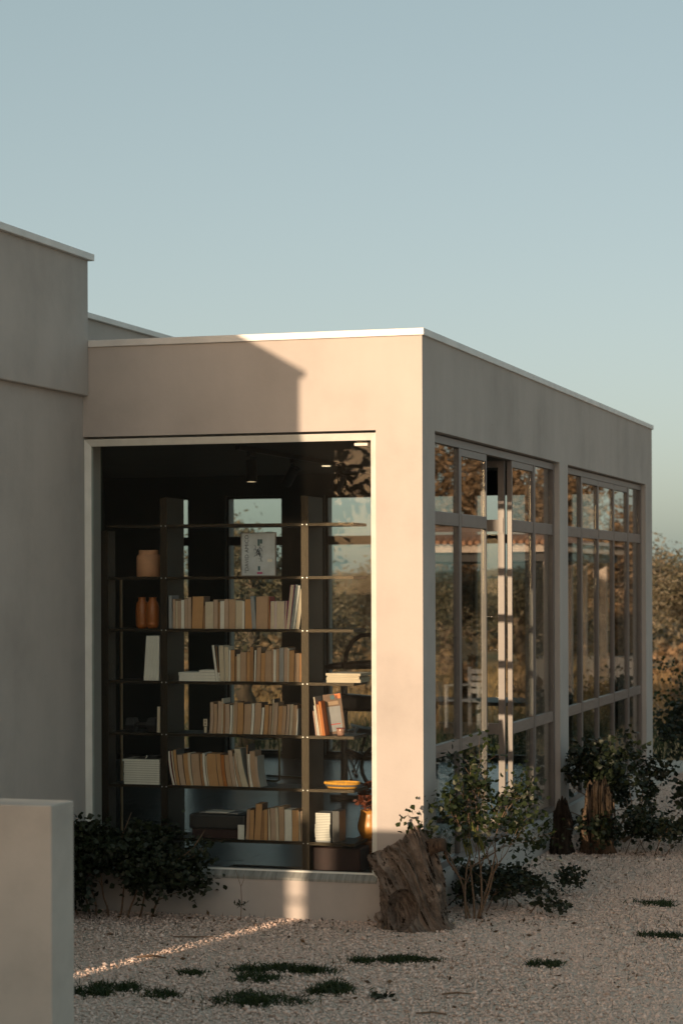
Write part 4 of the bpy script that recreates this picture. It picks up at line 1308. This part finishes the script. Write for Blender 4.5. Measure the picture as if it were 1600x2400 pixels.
def wire_chair(x, y, rz, label):
    root = thing('shell_chair', label, 'chair', (x, y, .271), rz, 'pale shell chairs on wire legs')
    m = MB()
    # shell: curved patch, seat to back, with rolled sides
    nu, nv = 10, 8
    base = len(m.v)
    for off in (0, .012):
        for i in range(nu + 1):
            t = i / nu
            for j in range(nv + 1):
                s = j / nv * 2 - 1
                wid = .22 - .03 * abs(t - .4)
                if t < .5:
                    y0, z0 = -.22 + .80 * t, .44 - .04 * math.sin(t * 2 * math.pi)
                else:
                    q = (t - .5) * 2
                    y0, z0 = .18 + .10 * q, .44 + .38 * q
                m.v.append((s * wid, y0 - .03 * s * s - (off if t >= .5 else 0), z0 + .06 * s * s * (1 if t < .6 else .3) - (off if t < .5 else 0)))
    W = nv + 1
    tot = (nu + 1) * W
    for o_ in (0, tot):
        for i in range(nu):
            for j in range(nv):
                q = o_ + i * W + j
                m.f.append((q, q + 1, q + W + 1, q + W))
    edge = [j for j in range(nv)]
    m.build('shell', M['grey_shell'], root, smooth=True)
    for sx, sy in ((-1, -1), (1, -1), (1, 1), (-1, 1)):
        MB().tube([(sx * .10, sy * .10, .40), (sx * .23, sy * .22, .012)], .006, 6).build('leg', M['black'], root)
        MB().lathe([(.016, 0), (.018, .015), (.008, .02)], 10).build('foot', M['black'], root, loc=(sx * .23, sy * .22, 0))
    wr = MB()
    for a, b in (((-.20, -.19, .08), (.10, -.10, .39)), ((.20, -.19, .08), (-.10, -.10, .39)), ((-.20, .19, .08), (-.10, -.10, .39)), ((.20, .19, .08), (.10, -.10, .39)), ((-.20, .19, .08), (.10, .10, .39)), ((.20, .19, .08), (-.10, .10, .39))):
        wr.tube([a, b], .004, 5)
    wr.build('wire_brace', M['black'], root)
wire_chair(-2.78, 6.9, math.radians(100), 'pale shell chair on black wire legs, left of the black post')
wire_chair(-2.50, 7.5, math.radians(-70), 'pale shell chair on black wire legs, right of the black post')

ex = thing('exercise_bike', 'black exercise bike with looped handlebar behind the right bay', 'exercise bike', (-1.90, 4.9, .271))
MB().tube([(-.14, 0, .02), (-.14, 0, 1.14)], .032, 10).build('post', M['black'], ex)
MB().tube([(-.14, -.02, 1.20), (-.05, -.02, 1.21), (.25, -.02, 1.22)], [.035, .04, .042], 10).tube([(-.30, -.05, 1.19), (-.20, -.04, 1.20), (-.14, -.02, 1.205)], [.026, .03, .03], 10).build('handlebar', M['black'], ex, smooth=True)
MB().tube([(-.13, 0, 1.22), (-.115, 0, 1.32), (-.06, 0, 1.42), (.02, 0, 1.475), (.10, 0, 1.48), (.16, 0, 1.43), (.18, 0, 1.33), (.18, 0, 1.22)], .021, 10).build('handle_loop', M['black'], ex, smooth=True)
MB().prism([(-.28, -.1, .80), (.16, -.1, .80), (.16, .12, .80), (-.28, .12, .80)], [(-.24, -.08, .96), (.20, -.08, .93), (.20, .10, .93), (-.24, .10, .96)]).build('console', M['black'], ex, bevel=.03)
MB().tube([(-.14, 0, .45), (.05, 0, .38), (.24, 0, .42)], .028, 10).build('frame', M['black'], ex, smooth=True)
MB().tube([(.22 + .20 * math.cos(k * math.pi / 10), 0, .30 + .20 * math.sin(k * math.pi / 10)) for k in range(21)], .018, 8).build('wheel', M['black'], ex, smooth=True)
MB().box(-.26, .34, -.06, .06, .0, .05).build('foot_bar', M['black'], ex, bevel=.01)

tb = thing('table', 'long dark table near the side windows', 'table', (-1.35, 7.7, .271))
MB().box(-.75, .75, -.45, .45, .72, .755).build('tabletop', M['dark_plastic'], tb, bevel=.004)
for sx in (-.68, .68):
    for sy in (-.38, .38):
        MB().box(sx - .025, sx + .025, sy - .025, sy + .025, 0, .719).build('leg', M['black'], tb)
pole = MB().tube([(0, 0, .0), (0, 0, 2.0)], .012, 8).build('pole', M['oak_pole'], None, loc=(-3.05, 2.2, .271))
tag(pole, 'slender pale wooden pole standing behind the left bay', 'pole')

# ------------------------------------------------------------------ trees and land beyond
def tree_proto(name, seed, h_trunk, length, rad, depth, leaf, lsize, per, sig, kids=(2, 3), spread=.55, up=1.0, label='', cat='tree', loc=(0, 0, 0), group=None):
    t = thing(name, label, cat, loc, 0, group)
    r = random.Random(seed)
    bd = [((0, 0, 0), (r.gauss(0, .1), r.gauss(0, .1), 1))]
    tubes, tips = branch_system(seed, [((0, 0, h_trunk * .9), (r.gauss(0, .5), r.gauss(0, .5), up)) for _ in range(4)], length, rad * .6, depth, spread, .74, 0, kids)
    m = MB()
    m.tube([(0, 0, -.1), (r.gauss(0, .04), r.gauss(0, .04), h_trunk * .4), (r.gauss(0, .05), r.gauss(0, .05), h_trunk * .75), (0, 0, h_trunk)], [rad * 1.5, rad * 1.1, rad, rad * 1.05], 9)
    for p_, q_ in tubes:
        m.tube(p_, q_, 5, False)
    m.build('trunk', M['bark'], t, smooth=True)
    rr = np.random.default_rng(seed)
    tp = np.array([tuple(x) for x in tips])
    cl = rr.uniform(0, 1, len(tp))
    P = np.repeat(tp, per, 0) + rr.normal(0, sig, (len(tp) * per, 3))
    leaf_mesh('crown', P, lsize, M[leaf], t, seed, False, .34, tone_bias=np.repeat(cl, per))
    return t

def place(proto, x, y, sc, rz, label, szf=1.0, first=False):
    o = proto if first else copy_tree(proto)
    o.location = (x, y, 0)
    o.scale = (sc, sc, sc * szf)
    o.rotation_euler = (0, 0, rz)
    o['label'] = label
    return o
gO = 'olive trees in the field behind the house'
ol = tree_proto('olive_tree', 71, .85, .62, .10, 3, 'olive_leaf', .10, 16, .15, spread=.62, group=gO)
place(ol, -6.25, 14.2, 1.15, .4, 'olive tree seen through the left rear window', 1.0, True)
ol2 = tree_proto('olive_tree', 83, .5, .60, .12, 3, 'olive_leaf', .095, 22, .17, spread=.75, up=.7, group=gO)
place(ol2, -2.5, 31, 1.52, 1.0, 'bushy sunlit olive tree beyond the far house end', .92, True)
place(ol2, -5.0, 38, 1.7, 2.3, 'olive tree partly hidden behind the sunlit one at right', .9)
place(ol, -13.2, 34, 1.5, 2.0, 'olive tree standing farther back in the left rear window')
place(ol2, -12.0, 42, 1.7, 3.0, 'low olive tree in the field seen between the rear windows', .8)
place(ol2, -9.4, 46, 1.6, 4.2, 'low olive tree in the field seen in the wide rear window', .75)

# trees, porch and garden to the right, seen only as reflections in the side windows
gR = 'tall dry leaved trees reflected in the side windows'
dr1 = tree_proto('tree', 91, 1.4, 1.05, .13, 3, 'dry_leaf', .15, 24, .26, spread=.50, up=1.3, group=gR)
dr2 = tree_proto('tree', 97, 1.0, .95, .13, 3, 'dry_leaf', .15, 24, .26, spread=.6, up=1.1, group=gR)
place(dr1, 7.6, 27, 1.25, .3, 'tall brown leaved tree reflected in the nearest side panes', 1.15, True)
place(dr2, 6.2, 25.5, 1.2, 1.2, 'brown leaved tree reflected in the second side pane', 1.2, True)
place(dr1, 5.3, 28, 1.15, 2.2, 'brown leaved tree reflected beside the open sash', 1.05)
place(dr2, 4.3, 27, 1.05, 2.9, 'brown leaved tree reflected right of the open sash', 1.0)
place(dr1, 3.6, 30, 1.0, 4.0, 'brown leaved tree reflected at the window pier', .9)
place(dr2, 9.3, 30, 1.4, 5.0, 'tall brown leaved tree behind the nearest reflected tree', 1.1)
place(ol2, 2.6, 32, 1.5, .8, 'olive tree reflected in the far window bay', .85)
place(ol2, 1.2, 36, 1.6, 1.9, 'olive tree reflected in the last panes of the far bay', .8)
place(ol, 4.6, 24.0, 1.2, .9, 'olive tree with forked trunk reflected in the fourth pane', 1.0)
place(ol2, 11.5, 24, 2.0, .2, 'broad olive tree at the side of the porch', 1.0)

po_ = thing('porch', 'open garden porch with clay tiled roof and square pillars', 'porch', (4.9, 19.5, 0))
MB().box(-2.6, 2.6, -2.7, 2.8, 2.63, 2.74).build('fascia', M['concrete'], po_)
MB().box(-2.45, 2.45, -2.5, 2.65, 2.501, 2.628).build('beam', M['dark_plastic'], po_)
MB().prism([(-2.7, -2.8, 2.75), (2.7, -2.8, 2.75), (2.7, 2.9, 2.75), (-2.7, 2.9, 2.75)], [(-1.2, -.6, 3.05), (1.2, -.6, 3.05), (1.2, .8, 3.05), (-1.2, .8, 3.05)]).build('roof', M['tile_roof'], po_)
rl = MB()
for k in range(51):
    rl.tube([(-2.6 + .104 * k, -2.83, 2.765), (-2.6 + .104 * k, -2.55, 2.83)], .038, 6)
rl.build('roof_tiles', M['tile_roof'], po_)
for x, y in ((-2.3, -2.52), (-2.3, -.70), (-2.3, .77), (-2.3, 2.05), (2.3, -2.2), (2.3, 2.3)):
    MB().box(x - .06, x + .06, y - .06, y + .06, 0, 2.50).build('pillar', M['concrete'], po_, bevel=.006)
gc = thing('garden_chair', 'white slatted garden chair under the porch', 'chair', (4.0, 18.3, 0), math.radians(20))
for sx in (-.25, .25):
    MB().box(sx - .02, sx + .02, -.27, -.23, 0, .62).build('leg', M['white_paint'], gc)
    MB().box(sx - .02, sx + .02, .23, .27, 0, .90).build('leg', M['white_paint'], gc)
    MB().box(sx - .025, sx + .025, -.27, .229, .621, .65).build('armrest', M['white_paint'], gc)
for k in range(5):
    MB().box(-.229, .229, -.25 + .1 * k, -.17 + .1 * k, .40, .42).build('slat', M['white_paint'], gc)
for k in range(4):
    MB().box(-.229, .229, .24, .26, .50 + .1 * k, .57 + .1 * k).build('slat', M['white_paint'], gc)
tt = thing('garden_table', 'dark garden table beside the white chair under the porch', 'table', (5.2, 18.6, 0))
MB().box(-.7, .7, -.4, .4, .72, .76).build('tabletop', M['dark_plastic'], tt)
for sx in (-.6, .6):
    for sy in (-.3, .3):
        MB().box(sx - .03, sx + .03, sy - .03, sy + .03, 0, .719).build('leg', M['black'], tt)
for x, y, w, lb in ((3.05, 26.2, .55, 'long white planter box reflected in the last panes'), (4.3, 25.6, .35, 'short white planter box reflected in the far bay')):
    pl = thing('planter', lb, 'planter', (x, y, 0))
    m = MB().box(-w, w, -.2, .2, 0, .80)
    m.build('box', M['white_paint'], pl, bevel=.01)
    r_ = np.random.default_rng(int(x * 10))
    leaf_mesh('leaves', np.stack([r_.uniform(-w, w, 160), r_.uniform(-.18, .18, 160), .82 + np.abs(r_.normal(0, .12, 160))], -1), .09, M['shrub_leaf'], pl, 3)

# dry grass fringe and scrub far off: uncountable
def scrub(name, label, n, xr, yr, size, mat, seed, hgt, clumps):
    r = np.random.default_rng(seed)
    y = yr[0] + (yr[1] - yr[0]) * r.uniform(0, 1, n) ** 1.4
    x = xr[0] * (y / yr[1]) ** .8 + r.uniform(0, 1, n) * (xr[1] - xr[0] * (y / yr[1]) ** .8)
    keep = np.ones(n, bool)
    x, y = x[keep], y[keep]
    n = len(x)
    R = size * r.uniform(.5, 1.3, n)
    u = r.normal(0, 1, (n, clumps, 3))
    u /= np.linalg.norm(u, axis=2)[..., None]
    rad = r.uniform(.55, 1.05, (n, clumps, 1))
    P = u * rad * np.stack([R, R, R * hgt], -1)[:, None, :]
    P[..., 2] = np.abs(P[..., 2])
    P[..., 0] += x[:, None]
    P[..., 1] += y[:, None]
    tb = np.repeat(r.uniform(0, 1, n), clumps)
    o = leaf_mesh(name, P.reshape(-1, 3), .26, M[mat], None, seed, False, .55, tone_bias=tb)
    tag(o, label, None, kind='stuff')
scrub('scrubland', 'mass of olive green scrub covering the land far behind', 420, (-75, 14), (52, 190), 2.2, 'olive_leaf', 5, .85, 200)
scrub('low_scrub', 'dry low brush scattered over the field', 150, (-40, 10), (24, 60), .55, 'dry_leaf', 6, .8, 60)
def fringe():
    r = np.random.default_rng(15)
    n = 26000
    y = r.uniform(13.3, 40, n)
    x = 3.64 - (y + 13.63) * r.uniform(.10, .42, n)
    far = r.uniform(0, 1, n) < .35
    x = np.where(far, r.uniform(1.5, 9, n), x)
    P = np.stack([x, y, np.full(n, -.02)], -1)
    d = np.stack([r.normal(0, .3, n), r.normal(0, .3, n), np.ones(n)], -1)
    ln = r.uniform(.08, .30, n)[:, None]
    s = np.stack([np.cos(r.uniform(0, 6.28, n)), np.sin(r.uniform(0, 6.28, n)), np.zeros(n)], -1) * .012
    V = np.stack([P - s, P + s, P + d * ln], 1)
    gr = (y < 18)
    for nm, mk, mat, lb in (('dry_grass', ~gr, 'dry_grass', 'dry tan grass over the field behind the house'), ('green_grass', gr, 'grass', 'strip of green grass behind the house')):
        q = V[mk]
        o = mesh_np(nm, q.reshape(-1, 3), np.arange(len(q) * 3).reshape(-1, 3), M[mat], tone=np.repeat(r.uniform(0, 1, len(q)), 3))
        tag(o, lb, None, kind='stuff')
fringe()
# low ridge on the horizon
hx = np.linspace(-700, 500, 90)
hy = np.array([520, 600, 720, 860])
HV, k = [], 0
for j, yy in enumerate(hy):
    for x in hx:
        z = (-2, 3.2, 6.0, -3)[j] + (0 if j in (0, 3) else 1.6 * math.sin(x * .013 + j) + .9 * math.sin(x * .041))
        HV.append((x, yy, z))
hi_ = np.arange(len(HV)).reshape(len(hy), len(hx))
HF = np.stack([hi_[:-1, :-1], hi_[:-1, 1:], hi_[1:, 1:], hi_[1:, :-1]], -1).reshape(-1, 4)
o = mesh_np('hills', HV, HF, plain('far_wood', (.10, .11, .075), .9, 0, .3, .05), smooth=True)
o['kind'] = 'structure'

# hedge behind the photographer that shades the yard
hd = thing('hedge', 'tall clipped hedge across the yard from the house', 'hedge', (-1.1, -20.6, 0))
r_ = np.random.default_rng(33)
nn = 14000
P = np.stack([r_.uniform(-2.3, 3.6, nn), r_.uniform(-.6, .6, nn), r_.uniform(.05, 3.05, nn)], -1)
P[:, 2] *= 1 - .10 * np.abs(np.sin(P[:, 0] * 3.1)) * r_.uniform(0, 1, nn)
leaf_mesh('foliage', P, .20, M['dark_leaf'], hd, 12, False, .6)
hb = MB()
for k in range(9):
    hb.tube([(-2.1 + .66 * k, 0, 0), (-2.1 + .66 * k + r_.normal(0, .1), 0, 1.2), (-2.1 + .66 * k + r_.normal(0, .15), 0, 2.4)], [.05, .04, .015], 6)
hb.build('stems', M['bark'], hd)
gB = 'unseen dark trees added behind the photographer to block low sky'
dkt = tree_proto('tree', 103, 1.0, .95, .14, 3, 'dark_leaf', .19, 60, .30, spread=.6, up=1.1, group=gB)  # unseen trees added to keep bright sky out of the front glass reflection
place(dkt, -8.8, -19.5, 1.4, .5, 'tall added unseen tree nearest the hedge, left of the sunlit gap', 1.05, True)
place(dkt, -10.6, -16.5, 1.45, 2.0, 'tall added unseen tree closest to the tall wing of the house', 1.05)
place(dkt, -13.0, -20, 1.55, 3.3, 'tall added unseen tree farthest left behind the boundary wall', 1.05)

# fallen leaves caught along the wall foot and under the shrubs
r_ = np.random.default_rng(8)
lt = []
for cx, cy, sx, sy, n_ in ((-1.2, -.25, .7, .16, 70), (.25, .3, .35, .35, 90), (.5, 4.2, .4, .6, 70), (.15, 2.2, .12, 1.2, 60), (.6, -1.2, 1.1, 1.3, 90)):
    lt.append(np.stack([r_.normal(cx, sx, n_), r_.normal(cy, sy, n_), r_.uniform(.006, .016, n_)], -1))
P = np.concatenate(lt)
P = P[~((P[:, 0] < .0) & (P[:, 1] > -.01))]
leaf_mesh_flat = leaf_mesh('leaf_litter', P, .034, M['litter'], None, 19, False, .5, up=0)
tag(leaf_mesh_flat, 'dry fallen leaves scattered over the gravel by the walls', None, kind='stuff')
